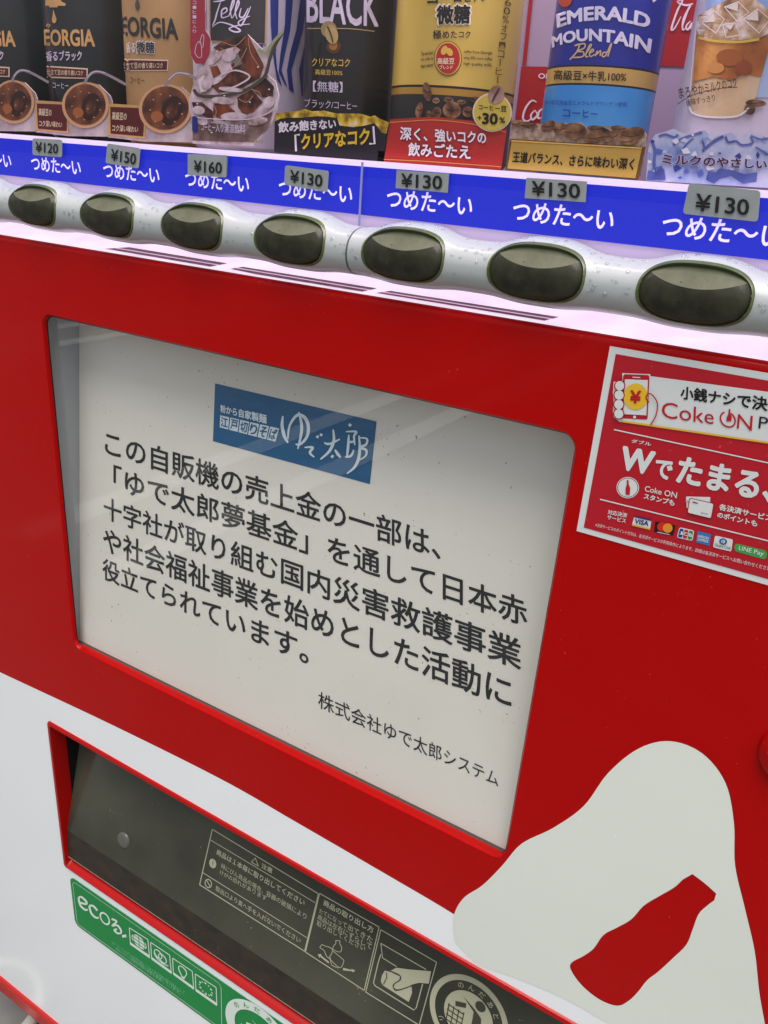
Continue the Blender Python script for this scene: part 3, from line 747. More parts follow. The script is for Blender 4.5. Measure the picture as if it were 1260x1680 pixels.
m = MB(); q = zb([(688, 452), (784, 474), (772, 542), (670, 520)]); m.art(SPL, rpoly(q, 4), SW, L1)
for i, cc in enumerate(('#1e3f93', '#bf1f35', '#1f8a3e')):
    f0, f1 = .06 + i*.31, .31 + i*.31
    qq = [lp(lp(q[0], q[3], .1), lp(q[1], q[2], .1), f0), lp(lp(q[0], q[3], .1), lp(q[1], q[2], .1), f1), lp(lp(q[0], q[3], .9), lp(q[1], q[2], .9), f1), lp(lp(q[0], q[3], .9), lp(q[1], q[2], .9), f0)]
    m.art(SPL, rpoly(qq, 2), INK(cc), L2)
    cx = sum(p[0] for p in qq)/4; cy = sum(p[1] for p in qq)/4; m.text(SPL, 'JCB'[i], [(cx-3, cy-3.5), (cx+3, cy-2.2), (cx+3, cy+3.5), (cx-3, cy+2.2)], SW, L3, .03)
m.build('payment_mark', PS)
m = MB(); m.art(SPL, zb([(805, 478), (892, 498), (882, 572), (795, 550)]), INK('#2f73b5'), L1)
m.text(SPL, 'AMERICAN', zb([(808, 500), (880, 516), (876, 534), (804, 518)]), SW, L2, .02); m.text(SPL, 'EXPRESS', zb([(808, 522), (876, 537), (872, 554), (804, 539)]), SW, L2, .02); m.build('payment_mark', PS)
m = MB(); m.art(SPL, rpoly(zb([(918, 506), (1034, 532), (1022, 610), (904, 582)]), 3), SW, L1); m.ell(SPL, *zb([(970, 545)])[0], 6.5, 5.2, INK('#2e5f93'), L2, rot_=.2); m.ell(SPL, *zb([(970, 545)])[0], 3, 3.4, SW, L3); m.line(SPL, zb([(970, 530), (968, 560)]), 1.4, INK('#2e5f93'), L4)
m.text(SPL, 'Diners Club', zb([(920, 556), (1020, 578), (1016, 598), (916, 575)]), INK('#30465c'), L2, 0); m.build('payment_mark', PS)
m = MB(); m.art(SPL, rpoly(zb([(1046, 555), (1256, 606), (1248, 664), (1040, 606)]), 6.5), INK('#3d9a4b'), L1); m.text(SPL, 'LINE Pay', zb([(1075, 572), (1235, 610), (1228, 648), (1068, 606)]), SW, L2, .01); m.build('payment_mark', PS)

# ------------------------------------------------------------------ green eco sticker
GRN = INK('#0f8440'); GW = INK('#d6e2d8')
m = MB()
e0 = SPL.at(114.5, 1439); e1 = SPL.at(124, 1512)
ex0, ex1, ez0, ez1 = -.5872, -.19, -.8085, -.7345
L = rrect(ex0, ex1, ez0, ez1, .008, -.0006, 6); plate(m, L, [], GRN); m.loft([L, [p + Vector((0, .0004, 0)) for p in L]], GRN)
EC = tag(m.build('eco_sticker'), 'green rounded eco sticker below the pick-up slot on the white lower panel', 'sticker')
m = MB(); ze = lambda P: Z(110, 1420, .1508, P); zh = lambda P: Z(200, 1500, .1429, P)
E1, E2 = .0009, .0012
def outline(mb, x0, x1, z0, z1, r, t, y, mt):
    A = rrect(x0, x1, z0, z1, r, y); B = rrect(x0+t, x1-t, z0+t, z1-t, r*.85, y); mb.loft([A, B], mt)
inx = SPL.at(*zh([(1150, 900)])[0]).x
outline(m, ex0+.004, inx, ez0+.004, ez1-.004, .006, .0006, -.0009, GW)
m.build('border', EC)
m = MB()
for P, w_ in (([(135, 400), (205, 420), (212, 400), (195, 375), (155, 342), (130, 350), (130, 385), (150, 440), (195, 480), (225, 480)], 3.2), ([(330, 490), (290, 445), (255, 435), (245, 455), (265, 520), (310, 565), (345, 568)], 3.2)): m.line(SPL, ze(P), w_, GW, E1, smooth=5)
m.ell(SPL, *ze([(411, 577)])[0], 6.8, 12.2, GW, E1, rot_=-.55, hole=.72)
m.line(SPL, ze([(485, 580), (540, 610), (490, 655), (545, 650), (585, 700), (585, 735), (545, 735), (515, 700), (545, 695)]), 3, GW, E1, smooth=5)
m.line(SPL, ze([(600, 770), (645, 765)]), 4.5, GW, E1)
m.text(SPL, 'コカ・コーラシステムは自然冷媒などさまざまな技術の取り組みとして', zh([(-115, 300), (725, 885), (715, 925), (-120, 335)]), INK('#7cc79a'), E1, 0)
m.text(SPL, '環境にやさしい自動販売機の設置を推進しています。', zh([(-70, 375), (685, 890), (675, 930), (-75, 405)]), INK('#7cc79a'), E1, 0)
m.build('lettering', EC)
icons = [[(85, 155), (298, 290), (318, 500), (98, 345)], [(330, 322), (548, 468), (568, 680), (342, 515)], [(582, 503), (808, 655), (826, 862), (592, 690)], [(842, 685), (1082, 840), (1090, 1048), (850, 880)]]
for i, q in enumerate(icons):
    m = MB(); qq = zh(q)
    frame(m, SPL, qq, 1.3, GW, E1)
    m.art(SPL, [lp(qq[0], qq[3], .86), lp(qq[1], qq[2], .86), qq[2], qq[3]], GW, E1)
    Hm = homog(qq); hp = lambda u, v: tuple((Hm @ np.array([u, v, 1]))[:2] / (Hm @ np.array([u, v, 1]))[2])
    el = lambda cx, cy, r, ry=None: [hp(cx + r*math.cos(t), cy + (ry or r)*math.sin(t)) for t in [2*math.pi*k/20 for k in range(21)]]
    if i == 0:
        m.art(SPL, el(.5, .48, .4, .34)[:-1], GW, E1)
        for k in (-.2, 0, .2): m.line(SPL, [hp(.12, .48+k), hp(.88, .48+k)], .8, GRN, E2); m.line(SPL, [hp(.5+k*1.2, .16), hp(.5+k*1.6, .48), hp(.5+k*1.2, .8)], .8, GRN, E2)
    elif i == 1:
        m.line(SPL, el(.38, .42, .2, .22), 1.6, GW, E1); m.line(SPL, el(.6, .5, .2, .22), 1.6, GW, E1); m.line(SPL, [hp(.15, .5), hp(.3, .72), hp(.6, .78), hp(.88, .7)], 1.5, GW, E1, smooth=4)
    elif i == 2:
        m.line(SPL, [hp(.42, .7), hp(.3, .4), hp(.35, .22), hp(.5, .15), hp(.66, .22), hp(.7, .4), hp(.58, .7)], 1.6, GW, E1, smooth=4); m.art(SPL, [hp(.4, .7), hp(.6, .7), hp(.56, .83), hp(.44, .83)], GW, E1)
    else:
        for k in range(12): t = 2*math.pi*k/12; m.art(SPL, el(.5 + .3*math.cos(t), .46 + .3*math.sin(t), .035 + .015*(k % 2))[:-1], GW, E1)
    m.build('eco_icon', EC)
mb, P, rg, pg = ring_mark('r', yplane(-.0007), EC, (425, 1701), (371, 1652), GW, None)
rg(.72, 1.0, GW, 0); figure(pg, GW, None, .0002); arc_text(mb, P, 'のんだあとは', .86, .19, 140, 25, GRN, .0004)
mb.build('recycling_mark', EC)

# ------------------------------------------------------------------ sample drinks standing in the display
DC = .46
def cyl_from(tl_, tr_, dc=DC):
    a0, a1 = math.atan(tl_), math.atan(tr_); mid = (a0+a1)/2; half = (a1-a0)/2
    cx = dc*math.tan(mid); r = math.hypot(cx, dc)*math.sin(half)
    return Cyl(cx, dc - .40, r)
def cyl_left(tl_, r, dc=DC):
    cx = dc*tl_ + r
    for _ in range(20):
        mid = math.atan(cx/dc); cx += (math.atan(tl_) + math.asin(r/math.hypot(cx, dc)) - mid)*dc
    return Cyl(cx, dc-.40, r)
ZS = .0004
def body(mb, c, bands, neck=None):
    """lathe: bands = [(z0, z1, material)] at full radius, then a shoulder and cap"""
    n = 56; ring = lambda r, z: [Vector((c.c[0] + r*math.cos(2*math.pi*i/n), c.c[1] + r*math.sin(2*math.pi*i/n), z)) for i in range(n)]
    mb.loft([ring(.001, ZS), ring(c.r*.92, ZS), ring(c.r, ZS+.003)], bands[0][2])
    for z0, z1, mt in bands: mb.loft([ring(c.r, max(z0, ZS+.003)), ring(c.r, z1)], mt)
    z = bands[-1][1]; mt = bands[-1][2]
    if neck == 'bottle':
        mb.loft([ring(c.r, z), ring(c.r*.9, z+.02), ring(c.r*.58, z+.035), ring(c.r*.56, z+.04)], mt)
        mb.loft([ring(c.r*.6, z+.04), ring(c.r*.6, z+.058), ring(c.r*.55, z+.06), ring(.001, z+.06)], INK('#c9a86a'))
    else:
        al = mat('can_metal', '#b8b8ba', .25, .5, metal=.9)
        mb.loft([ring(c.r, z), ring(c.r*.9, z+.008), ring(c.r*.9, z+.010), ring(c.r*.84, z+.009), ring(.001, z+.008)], al)
def sample(name, c, bands, label, neck=None, group='sample drinks in the display'):
    t = thing(name, (c.c[0], c.c[1], ZS), label, 'drink bottle' if 'bottle' in name else ('drink cup' if 'cup' in name else 'drink can'), group)
    m = MB(); body(m, c, bands, neck); m.build('body', t, sharp=35); return t
GOLD = INK('#cfa565'); MAR = INK('#5c2422'); CREAM = INK('#e6d3ae'); LILW = INK('#d8cfe0')
z1 = lambda P: Z(0, 0, .2619, P); z2 = lambda P: Z(300, 0, .2619, P); z3 = lambda P: Z(600, 0, .2619, P); z4 = lambda P: Z(900, 0, .2857, P)
zi = lambda P: Z(440, 160, .1746, P); zj = lambda P: Z(620, 120, .1905, P); zk = lambda P: Z(820, 180, .2063, P); zm = lambda P: Z(1060, 200, .1587, P)
DKG = mat('bottle_dark', '#20241f', .25, .5, noise=(30, ['#1b201e', '#282d2b'], 3))
BEI = mat('bottle_beige', '#b8935c', .4, .4, noise=(30, ['#ae8a55', '#be9a64'], 3))
# dark coffee bottles (two of a kind)
CB2 = cyl_left(-1.2794, .0345)
b2 = sample('coffee_bottle', CB2, [(0, .12, DKG)], 'dark green coffee bottle with gold letters, second bottle from the left edge', 'bottle')
def coffee_print(t, c, dark):
    m = MB(); a = GOLD if dark else INK('#33352f')
    if dark:
        m.text(c, 'EORGIA', z1([(274, 183), (590, 182), (596, 294), (278, 286)]), a, .0004, .03)
        m.text(c, '香るブラック', z1([(287, 318), (512, 316), (512, 380), (290, 384)]), LILW, .0004, .02)
        m.art(c, z1([(292, 412), (550, 428), (548, 494), (292, 488)]), CREAM, .0003); m.art(c, z1([(292, 420), (542, 436), (540, 486), (292, 478)]), MAR, .0005)
        m.text(c, '仕立て豆の香り高いコク', z1([(293, 432), (520, 442), (518, 475), (294, 468)]), CREAM, .0007, .01)
        m.text(c, 'コーヒー', z1([(330, 514), (428, 520), (428, 556), (330, 550)]), LILW, .0004)
        m.art(c, z1([(285, -20), (375, -20), (385, 10), (412, 22), (408, 36), (360, 36), (360, 46), (310, 46), (308, 36), (284, 36)]), GOLD, .0004)
        m.art(c, z1([(334, 58), (346, 95), (355, 120), (350, 140), (338, 146), (328, 138), (325, 118), (330, 90)]), GOLD, .0004)
        m.line(c, z1([(290, 165), (300, 150), (315, 158), (300, 172)]), 2, GOLD, .0004)
    else:
        m.text(c, 'EORGIA', z1([(752, 100), (1112, 116), (1118, 252), (756, 222)]), a, .0004, .03)
        m.text(c, '香る', z1([(790, 262), (846, 264), (846, 332), (790, 332)]), INK('#e8e0d8'), .0004, .02)
        m.text(c, '微糖', z1([(848, 252), (972, 254), (972, 342), (848, 336)]), INK('#e8e0d8'), .0004, .06); m.text(c, '微糖', z1([(853, 258), (968, 260), (968, 336), (853, 330)]), INK('#33352f'), .0006, .02)
        m.art(c, z1([(780, 368), (1055, 374), (1052, 444), (780, 446)]), CREAM, .0003); m.art(c, z1([(780, 376), (1048, 382), (1045, 436), (780, 438)]), MAR, .0005)
        m.text(c, '仕立て豆の香り高いコク', z1([(762, 390), (1020, 392), (1018, 428), (764, 430)]), CREAM, .0007, .01)
        m.text(c, 'コーヒー', z1([(812, 480), (905, 484), (903, 524), (810, 520)]), a, .0004)
        m.art(c, z1([(858, -20), (872, 20), (874, 45), (862, 66), (848, 55), (845, 30)]), INK('#4c524c'), .0004)
    m.build('lettering', t)
coffee_print(b2, CB2, True)
b1 = copy_tree(b2, (-.185*DC, 0, 0)); b1['label'] = 'dark green coffee bottle cut off by the left edge of the photo'
CB3 = cyl_left(-1.0945, .0345)
b3 = sample('coffee_bottle', CB3, [(0, .12, BEI)], 'beige coffee bottle with dark letters, right of the dark green bottles', 'bottle')
coffee_print(b3, CB3, False)
# dipper cards in front of those bottles
COF = mat('coffee_print', '#7a4a30', .5, .3, noise=(70, ['#33201a', '#5c3726', '#7f4e30', '#a8703e'], 9))
CUPG = mat('cup_print', '#b9aaa6', .5, .3, noise=(60, ['#8f7f80', '#c8bcb8'], 3))
CDP = yplane(.0172)
def dipper(dx, last=False):
    q = lambda P: z1([(a + dx, b) for a, b in P])
    m = MB()
    slab(m, CDP, q([(225, 628), (395, 640), (450, 560), (540, 515), (620, 530), (690, 600), (704, 640), (700, 856), (424, 852), (225, 828)]), CUPG, .0006)
    t = tag(m.build('dipper_card'), 'x', 'display card', 'coffee dipper cards in front of the bottles')
    m = MB(); m.art(CDP, q([(222, 628), (430, 642), (428, 834), (222, 815)]), GOLD, .0003); m.art(CDP, q([(230, 648), (420, 656), (418, 822), (238, 806)]), MAR, .0005); m.build('sign', t)
    m = MB(); m.text(CDP, '高級豆の', q([(242, 676), (324, 682), (322, 728), (242, 724)]), CREAM, .0007, .02); m.text(CDP, 'コク深い味わい', q([(245, 752), (390, 762), (388, 800), (245, 792)]), CREAM, .0007, .02); m.build('lettering', t)
    m = MB(); cc = q([(535, 658)])[0]
    m.ell(CDP, cc[0], cc[1], 38.5, 38, INK('#d9a877'), .0006); m.ell(CDP, cc[0]-.5, cc[1]-1, 33.5, 33.5, COF, .0009); m.ell(CDP, cc[0]+9, cc[1]+3, 15, 23, INK('#3a241c'), .00095, rot_=.3, hole=.55); m.ell(CDP, cc[0]-12, cc[1]+12, 9, 8, INK('#a8663a'), .00095, rot_=.4)
    for q_ in ((-18, -14), (-8, -22), (6, -20), (-22, 2), (-2, 24), (14, 20), (20, -8), (-14, 20), (4, 6), (24, 8)): m.ell(CDP, cc[0]+q_[0], cc[1]+q_[1], 1.5, 1.1, INK('#c99a72'), .0010, n=8)
    m.line(CDP, q([(515, 640), (520, 560), (545, 490), (590, 452), (660, 462), (790, 530)]), 4.5, INK('#9b8f92'), .0008, smooth=5)
    m.line(CDP, q([(545, 488), (592, 448), (660, 456)]), 1.6, LILW, .0011, smooth=5)
    m.build('coffee_picture', t)
    return t
dp = dipper(0); d0 = CDP.at(*z1([(535, 655)])[0]).x
dp['label'] = 'printed coffee dipper card in front of the second bottle, above the 150 yen tag'
c1 = copy_tree(dp, (CDP.at(*z1([(85, 632)])[0]).x - d0, 0, 0)); c1['label'] = 'printed coffee dipper card at the left edge, above the 120 yen tag'
c3 = copy_tree(dp, (CDP.at(*z1([(1035, 655)])[0]).x - d0, 0, 0)); c3['label'] = 'printed coffee dipper card in front of the beige bottle, left of the jelly card'
# jelly drink
CJ = cyl_from(-.952, -.735, .455)
STW = mat('pouch_white', '#c9c3cc', .4, .4)
j = sample('jelly_can', CJ, [(0, .12, STW)], 'striped blue and white jelly drink can with a chalkboard label')
m = MB(); NV = INK('#27337f')
for P in ([(548, -20), (600, -20), (596, 200), (582, 330), (590, 430), (622, 545), (590, 500), (574, 400), (560, 300), (552, 150)], [(645, -20), (692, -20), (672, 190), (640, 330), (618, 440), (655, 545), (640, 530), (600, 450), (612, 330), (640, 150)],
          [(738, -20), (782, -20), (752, 190), (712, 330), (680, 440), (695, 580), (665, 560), (652, 440), (672, 330), (710, 190)], [(775, 240), (752, 330), (728, 440), (745, 600), (775, 610)], [(470, 262), (500, 270), (500, 310), (470, 300)]):
    m.art(CJ, z2(P), NV, .0004)
m.build('stripes', j)
m = MB(); m.art(CJ, z2([(160, -20), (532, -20), (524, 278), (166, 262)]), INK('#b79a72'), .0006); m.art(CJ, z2([(172, -20), (520, -20), (512, 270), (172, 252)]), INK('#353433'), .0008)
for P in ([(235, 15), (215, 75), (200, 130), (185, 160)], [(190, 10), (240, 5), (280, -10)], [(245, 90), (275, 70), (270, 50), (245, 65), (245, 110), (285, 100)], [(285, 105), (320, 20), (315, 0), (298, 60), (305, 115)], [(310, 115), (350, 30), (345, 5), (328, 70), (340, 120)], [(365, 50), (355, 100), (380, 105), (410, 50)], [(425, 40), (400, 100), (365, 160), (350, 135), (420, 100)],
          [(185, 170), (230, 140), (300, 155), (360, 190), (330, 200), (290, 180), (340, 160), (420, 150)]):
    m.line(CJ, z2(P), 2.6, LILW, .0012, smooth=5, taper=True)
m.build('chalkboard', j)
JC = yplane(.0165); RIB = INK('#a8303f')
JEL = mat('jelly_print', '#3a1e18', .45, .4, noise=(130, ['#1d0f0d', '#4a2418', '#8a4a28'], 4))
CRM = mat('cream_print', '#d6c4c4', .45, .4, noise=(110, ['#7d5c50', '#cdb9b8', '#e6dcdf'], 4))
m = MB()
slab(m, JC, z2([(50, 590), (70, 500), (120, 400), (55, 370), (45, 320), (50, -15), (140, -15), (138, 180), (172, 225), (185, 300), (250, 255), (405, 215), (460, 270), (500, 310), (625, 195), (560, 330), (520, 460), (580, 510), (602, 600), (585, 700), (545, 800), (440, 900), (445, 915), (60, 898), (48, 700)]), CRM, .0006)
jc = tag(m.build('dessert_card'), 'printed jelly dessert card with a heaped spoon over a glass bowl', 'display card')
m = MB(); m.art(JC, z2([(48, -15), (138, -15), (140, 190), (172, 240), (165, 340), (130, 400), (80, 398), (52, 350), (45, 300)]), RIB, .0003)
m.line(JC, z2([(75, 330), (85, 280), (110, 260), (118, 350), (95, 360), (75, 330)]), 1, LILW, .0005, smooth=3); m.line(JC, z2([(105, 270), (120, 220), (132, 230), (125, 300)]), 1, LILW, .0005, smooth=3)
for i, ch in enumerate('コーヒーに入り'): m.text(JC, ch, z2([(62, 5+30*i), (84, 5+30*i), (84, 27+30*i), (62, 27+30*i)]), LILW, .0005, .01)
m.build('ribbon', jc)
m = MB()
for P, mt in (([(190, 300), (250, 255), (405, 215), (450, 300), (505, 410), (480, 490), (330, 570), (220, 580), (180, 540), (230, 470), (330, 380)], JEL), ([(195, 330), (330, 290), (360, 310), (300, 400), (310, 440), (220, 520), (120, 560), (80, 520), (110, 440)], CRM), ([(385, 230), (410, 220), (505, 405), (470, 480), (400, 480)], mat('jelly_amber', '#7d3a22', .4, .4, noise=(90, ['#3a1a12', '#9a4a22'], 3))),
              ([(55, 640), (120, 640), (190, 700), (190, 760), (70, 690)], JEL), ([(190, 650), (260, 640), (330, 700), (260, 760), (190, 720)], mat('jelly_amber', '#7d3a22')), ([(340, 610), (430, 560), (500, 640), (440, 700), (380, 720), (345, 670)], JEL), ([(430, 545), (520, 490), (570, 540), (560, 610), (490, 610)], JEL),
              ([(60, 740), (160, 770), (300, 780), (440, 760), (560, 700), (540, 790), (440, 890), (60, 880)], mat('bowl_print', '#5a4540', .4, .4, noise=(60, ['#33221e', '#7d655a', '#b8a6a2'], 4)))):
    m.art(JC, z2(P), mt, .0004)
for P, mt in (([(300, 350), (345, 330), (372, 400), (330, 420)], INK('#7d7a72')), ([(95, 500), (130, 470), (160, 520), (150, 570), (110, 580)], INK('#e2d9d4')), ([(170, 420), (215, 410), (240, 460), (190, 490)], mat('jelly_amber', '#7d3a22'))): m.art(JC, z2(P), mt, .0007)
for P in ([(250, 262), (330, 285), (395, 225)], [(330, 285), (300, 330), (235, 300)], [(400, 300), (350, 390), (240, 480)], [(410, 235), (425, 330), (480, 420)], [(190, 650), (210, 700), (190, 750)], [(430, 560), (480, 580), (500, 640)], [(350, 620), (400, 640), (440, 600)]):
    m.line(JC, z2(P), 1.3, INK('#b98a6a'), .0008, smooth=4)
for c_, rx_, ry_, a_ in (((200, 370), 14, 5, -.7), ((150, 520), 9, 12, .3), ((290, 350), 12, 9, -.4), ((300, 560), 20, 4, .1), ((250, 630), 18, 6, .1), ((320, 730), 22, 7, 0), ((540, 640), 8, 10, .4), ((100, 690), 10, 7, .2), ((470, 760), 16, 6, -.2), ((120, 760), 10, 6, .3)):
    m.ell(JC, *z2([c_])[0], rx_, ry_, CRM, .0008, rot_=a_)
for c_ in ((215, 320), (305, 430), (440, 250), (470, 420), (120, 500), (260, 600), (420, 640), (540, 560), (90, 650), (350, 820), (180, 830), (500, 740)):
    m.ell(JC, *z2([c_])[0], 1.6, 1.2, INK('#f2ecec'), .0010, n=8)
m.line(JC, z2([(240, 470), (330, 440), (420, 480), (330, 540), (250, 560)]), 3, INK('#e0d4d4'), .0008, smooth=4, taper=True)
m.line(JC, z2([(68, 560), (110, 600), (250, 600), (400, 560), (510, 480), (545, 370), (580, 280), (625, 205)]), 5.5, INK('#4c4632'), .0007, smooth=6)
m.line(JC, z2([(470, 310), (520, 330), (560, 270), (622, 203)]), 5, INK('#98a878'), .0009, smooth=6)
m.line(JC, z2([(45, 600), (60, 720), (200, 745), (420, 745), (560, 690), (600, 600), (560, 520)]), 1.6, LILW, .0009, smooth=5)
m.art(JC, rpoly(z2([(58, 725), (92, 730), (92, 832), (58, 826)]), 4), INK('#27337f'), .0009)
m.build('dessert_picture', jc)
m = MB(); m.text(JC, 'コーヒー入り清涼飲料', z2([(115, 770), (392, 778), (390, 842), (115, 818)]), LILW, .0012, .01); m.text(JC, '280ml', z2([(410, 865), (500, 872), (498, 900), (410, 892)]), INK('#a08a50'), .0012); m.build('lettering', jc)
# black coffee can
CK = cyl_from(-.749, -.600)
BLC = mat('can_black', '#221e1b', .22, .5, noise=(20, ['#1b1816', '#282421'], 3))
k = sample('coffee_can', CK, [(0, .13, BLC)], 'black coffee can with large white capital letters and a golden bean')
m = MB(); m.text(CK, 'BLACK', z2([(775, -95), (1228, -72), (1226, 172), (775, 142)]), LILW, .0004, .02)
m.line(CK, z2([(778, 178), (900, 178), (1050, 180), (1200, 196)]), 1.6, INK('#b59b5e'), .0004, smooth=4)
m.text(CK, 'クリアなコク', z2([(808, 362), (1048, 368), (1045, 420), (808, 414)]), INK('#d6b84a'), .0004, .015); m.text(CK, '高級豆100%', z2([(828, 432), (1000, 440), (1000, 474), (828, 468)]), INK('#d6b84a'), .0004, .01)
m.text(CK, '【無糖】', z2([(815, 505), (1000, 513), (1000, 580), (815, 574)]), LILW, .0004, .01); m.text(CK, 'ブラック/コーヒー', z2([(762, 615), (1092, 640), (1090, 690), (760, 672)]), LILW, .0004, 0)
m.build('lettering', k)
m = MB(); m.ell(CK, *z2([(945, 290)])[0], 12, 12, INK('#5a3a20'), .0004); m.ell(CK, *z2([(942, 285)])[0], 7, 8, INK('#a8703a'), .0006)
m.ell(CK, *z2([(915, 185)])[0], 13, 14, INK('#a08c5a'), .0008, rot_=-.3); m.ell(CK, *z2([(932, 215)])[0], 10.5, 16, INK('#b8a468'), .0010, rot_=-.25); m.line(CK, z2([(905, 165), (925, 210), (940, 265)]), 2.4, INK('#4a3a22'), .0013, smooth=4)
m.build('bean_picture', k)
BCP = yplane(.0168); BCK = mat('card_black', '#242328', .5, .3)
YEL = mat('nugget_print', '#b59a1e', .5, .3, noise=(150, ['#4a3a1a', '#9a7f22', '#d8bc2c', '#e2d9c0'], 4))
m = MB(); slab(m, BCP, zi([(60, 230), (75, 150), (150, 140), (290, 125), (340, 108), (420, 130), (520, 122), (640, 150), (760, 150), (870, 152), (960, 180), (1000, 168), (1050, 200), (1135, 235), (1110, 340), (1090, 505), (1030, 500), (1025, 598), (540, 556), (55, 515)]), BCK, .0006)
bc = tag(m.build('slogan_card'), 'black slogan card edged with yellow nuggets in front of the black can', 'display card', 'slogan cards standing before the cans')
m = MB(); m.art(BCP, zi([(62, 225), (75, 150), (150, 140), (290, 125), (340, 108), (420, 130), (520, 122), (640, 150), (640, 190), (560, 180), (460, 175), (300, 190), (180, 190), (110, 200)]), YEL, .0003)
m.art(BCP, zi([(640, 150), (760, 150), (870, 152), (960, 180), (1000, 168), (1050, 200), (1135, 235), (1110, 340), (1065, 330), (1040, 290), (1000, 240), (900, 265), (800, 278), (670, 262), (650, 200)]), YEL, .0003); m.build('nugget_picture', bc)
m = MB(); m.text(BCP, '飲み飽きない', zi([(92, 228), (635, 196), (640, 292), (95, 334)]), INK('#e2dee2'), .0006, .035); YT = INK('#dcbc2e')
m.text(BCP, 'クリアなコク', zi([(305, 345), (955, 285), (950, 440), (312, 490)]), YT, .0006, .035)
m.line(BCP, zi([(297, 349), (254, 352), (262, 505)]), 3.2, INK('#e2dee2'), .0006); m.line(BCP, zi([(988, 270), (1000, 434), (950, 434)]), 3.2, INK('#e2dee2'), .0006)
m.build('lettering', bc)
# yellow coffee can
CY = cyl_from(-.6075, -.4355)
YC = mat('can_yellow', '#d0b450', .25, .5, noise=(16, ['#c8ac44', '#d8be60'], 2)); YD = mat('can_gold', '#a8822a', .3, .5); DKB = INK('#1f1c1a')
BEAN = mat('bean_print', '#5a3c26', .5, .3, noise=(220, ['#33211a', '#7a5536', '#a8835e'], 4))
zz = lambda px, py: CY.zat(px, py)
zA, zB_, zC, zD = zz(*z3([(560, 540)])[0]), zz(*z3([(560, 556)])[0]), zz(*z3([(560, 600)])[0]), zz(*z3([(560, 535)])[0])
y = sample('coffee_can', CY, [(0, zC, INK('#2a2c28')), (zC, zB_, YD), (zB_, zA, DKB), (zA, .13, YC)], 'yellow coffee can with a round red badge')
m = MB()
m.text(CY, 'ヨーロピアン', z3([(385, -70), (765, -55), (760, 8), (385, 26)]), DKB, .0004, .02)
m.text(CY, '微糖', z3([(430, 22), (668, 18), (664, 158), (432, 164)]), INK('#efe6c8'), .0003, .07); m.text(CY, '微糖', z3([(442, 32), (658, 26), (654, 148), (442, 156)]), DKB, .0005, .035)
m.text(CY, '極めたコク', z3([(420, 188), (658, 192), (654, 238), (420, 244)]), DKB, .0004, .015)
for i, s_ in enumerate(('coffee from Georgia', 'using 30% more coffee', 'high quality milk,')): m.text(CY, s_, z3([(614, 312+38*i), (795, 322+38*i), (792, 348+38*i), (614, 336+38*i)]), DKB, .0004, .01)
for i, s_ in enumerate(('The new blend', 'rich coffee by', 'beans selected')): m.text(CY, s_, z3([(345, 325+38*i), (424, 316+38*i), (422, 340+38*i), (345, 350+38*i)]), DKB, .0004, .01)
for i, ch in enumerate('60%オフ︻コーヒー︼'):
    if ch in '︻︼': ch = '【' if ch == '︻' else '】'
    x = 893 - i*7.2; yy = -10 + i*54
    qd = [(x-20, yy), (x+20, yy+6), (x+18, yy+50), (x-22, yy+44)]
    if ch in 'ー【】': qd = [qd[1], qd[2], qd[3], qd[0]]
    m.text(CY, ch, z3(qd if ch != 'ー' else [(x+3, yy), (x+3, yy+44), (x-3, yy+44), (x-3, yy)]), INK('#5a4620'), .0004, 0)
m.build('lettering', y)
m = MB(); c = z3([(515, 365)])[0]; m.ell(CY, *c, 23, 28.5, DKB, .0004); m.ell(CY, *c, 22, 27.5, INK('#d8b24a'), .0005); m.ell(CY, *c, 19.5, 25, INK('#b02a20'), .0007)
m.ell(CY, *z3([(492, 315)])[0], 5, 8, INK('#d8b24a'), .0009, rot_=.4); m.ell(CY, *z3([(525, 325)])[0], 5, 7, INK('#d8b24a'), .0009, rot_=-.5)
m.text(CY, '高級豆', z3([(448, 362), (557, 362), (555, 403), (448, 403)]), CREAM, .0009, .02); m.text(CY, 'ブレンド', z3([(462, 408), (546, 408), (543, 434), (463, 434)]), CREAM, .0009, .02); m.build('badge', y)
m = MB()
for cx, cy, rx, ry, ro in ((385, 575, 7, 16, -.2), (335, 690, 6, 13, .2), (445, 705, 8, 9, 0), (540, 690, 15, 14, 0), (640, 700, 9, 9, 0), (395, 715, 5, 6, 0), (520, 625, 8, 5, .2), (690, 625, 10, 5, .1), (440, 630, 6, 5, 0), (600, 640, 7, 4, 0)):
    c = z3([(cx, cy)])[0]; m.ell(CY, *c, rx, ry, BEAN, .0006, rot_=ro); m.line(CY, [(c[0]-rx*.7, c[1]-ry*.2), (c[0], c[1]+ry*.12), (c[0]+rx*.7, c[1]-ry*.1)], 1.4, DKB, .0009)
m.build('bean_picture', y)
RC = yplane(.0176); RCM = mat('card_red', '#b52a26', .4, .4, noise=(14, ['#a82622', '#c23a30'], 3))
m = MB(); slab(m, RC, zj([(105, 398), (300, 385), (500, 376), (800, 410), (1108, 482), (1060, 832), (700, 808), (400, 788), (50, 770)]), RCM, .0006)
rc = tag(m.build('slogan_card'), 'red slogan card with white lettering and a round yellow badge before the yellow can', 'display card', 'slogan cards standing before the cans')
m = MB(); GL_ = INK('#d89a4a'); m.line(RC, zj([(100, 425), (300, 412), (500, 404), (800, 436), (1102, 508)]), 1.3, GL_, .0003, smooth=4); m.line(RC, zj([(52, 742), (400, 758), (1064, 806)]), 1.3, GL_, .0003)
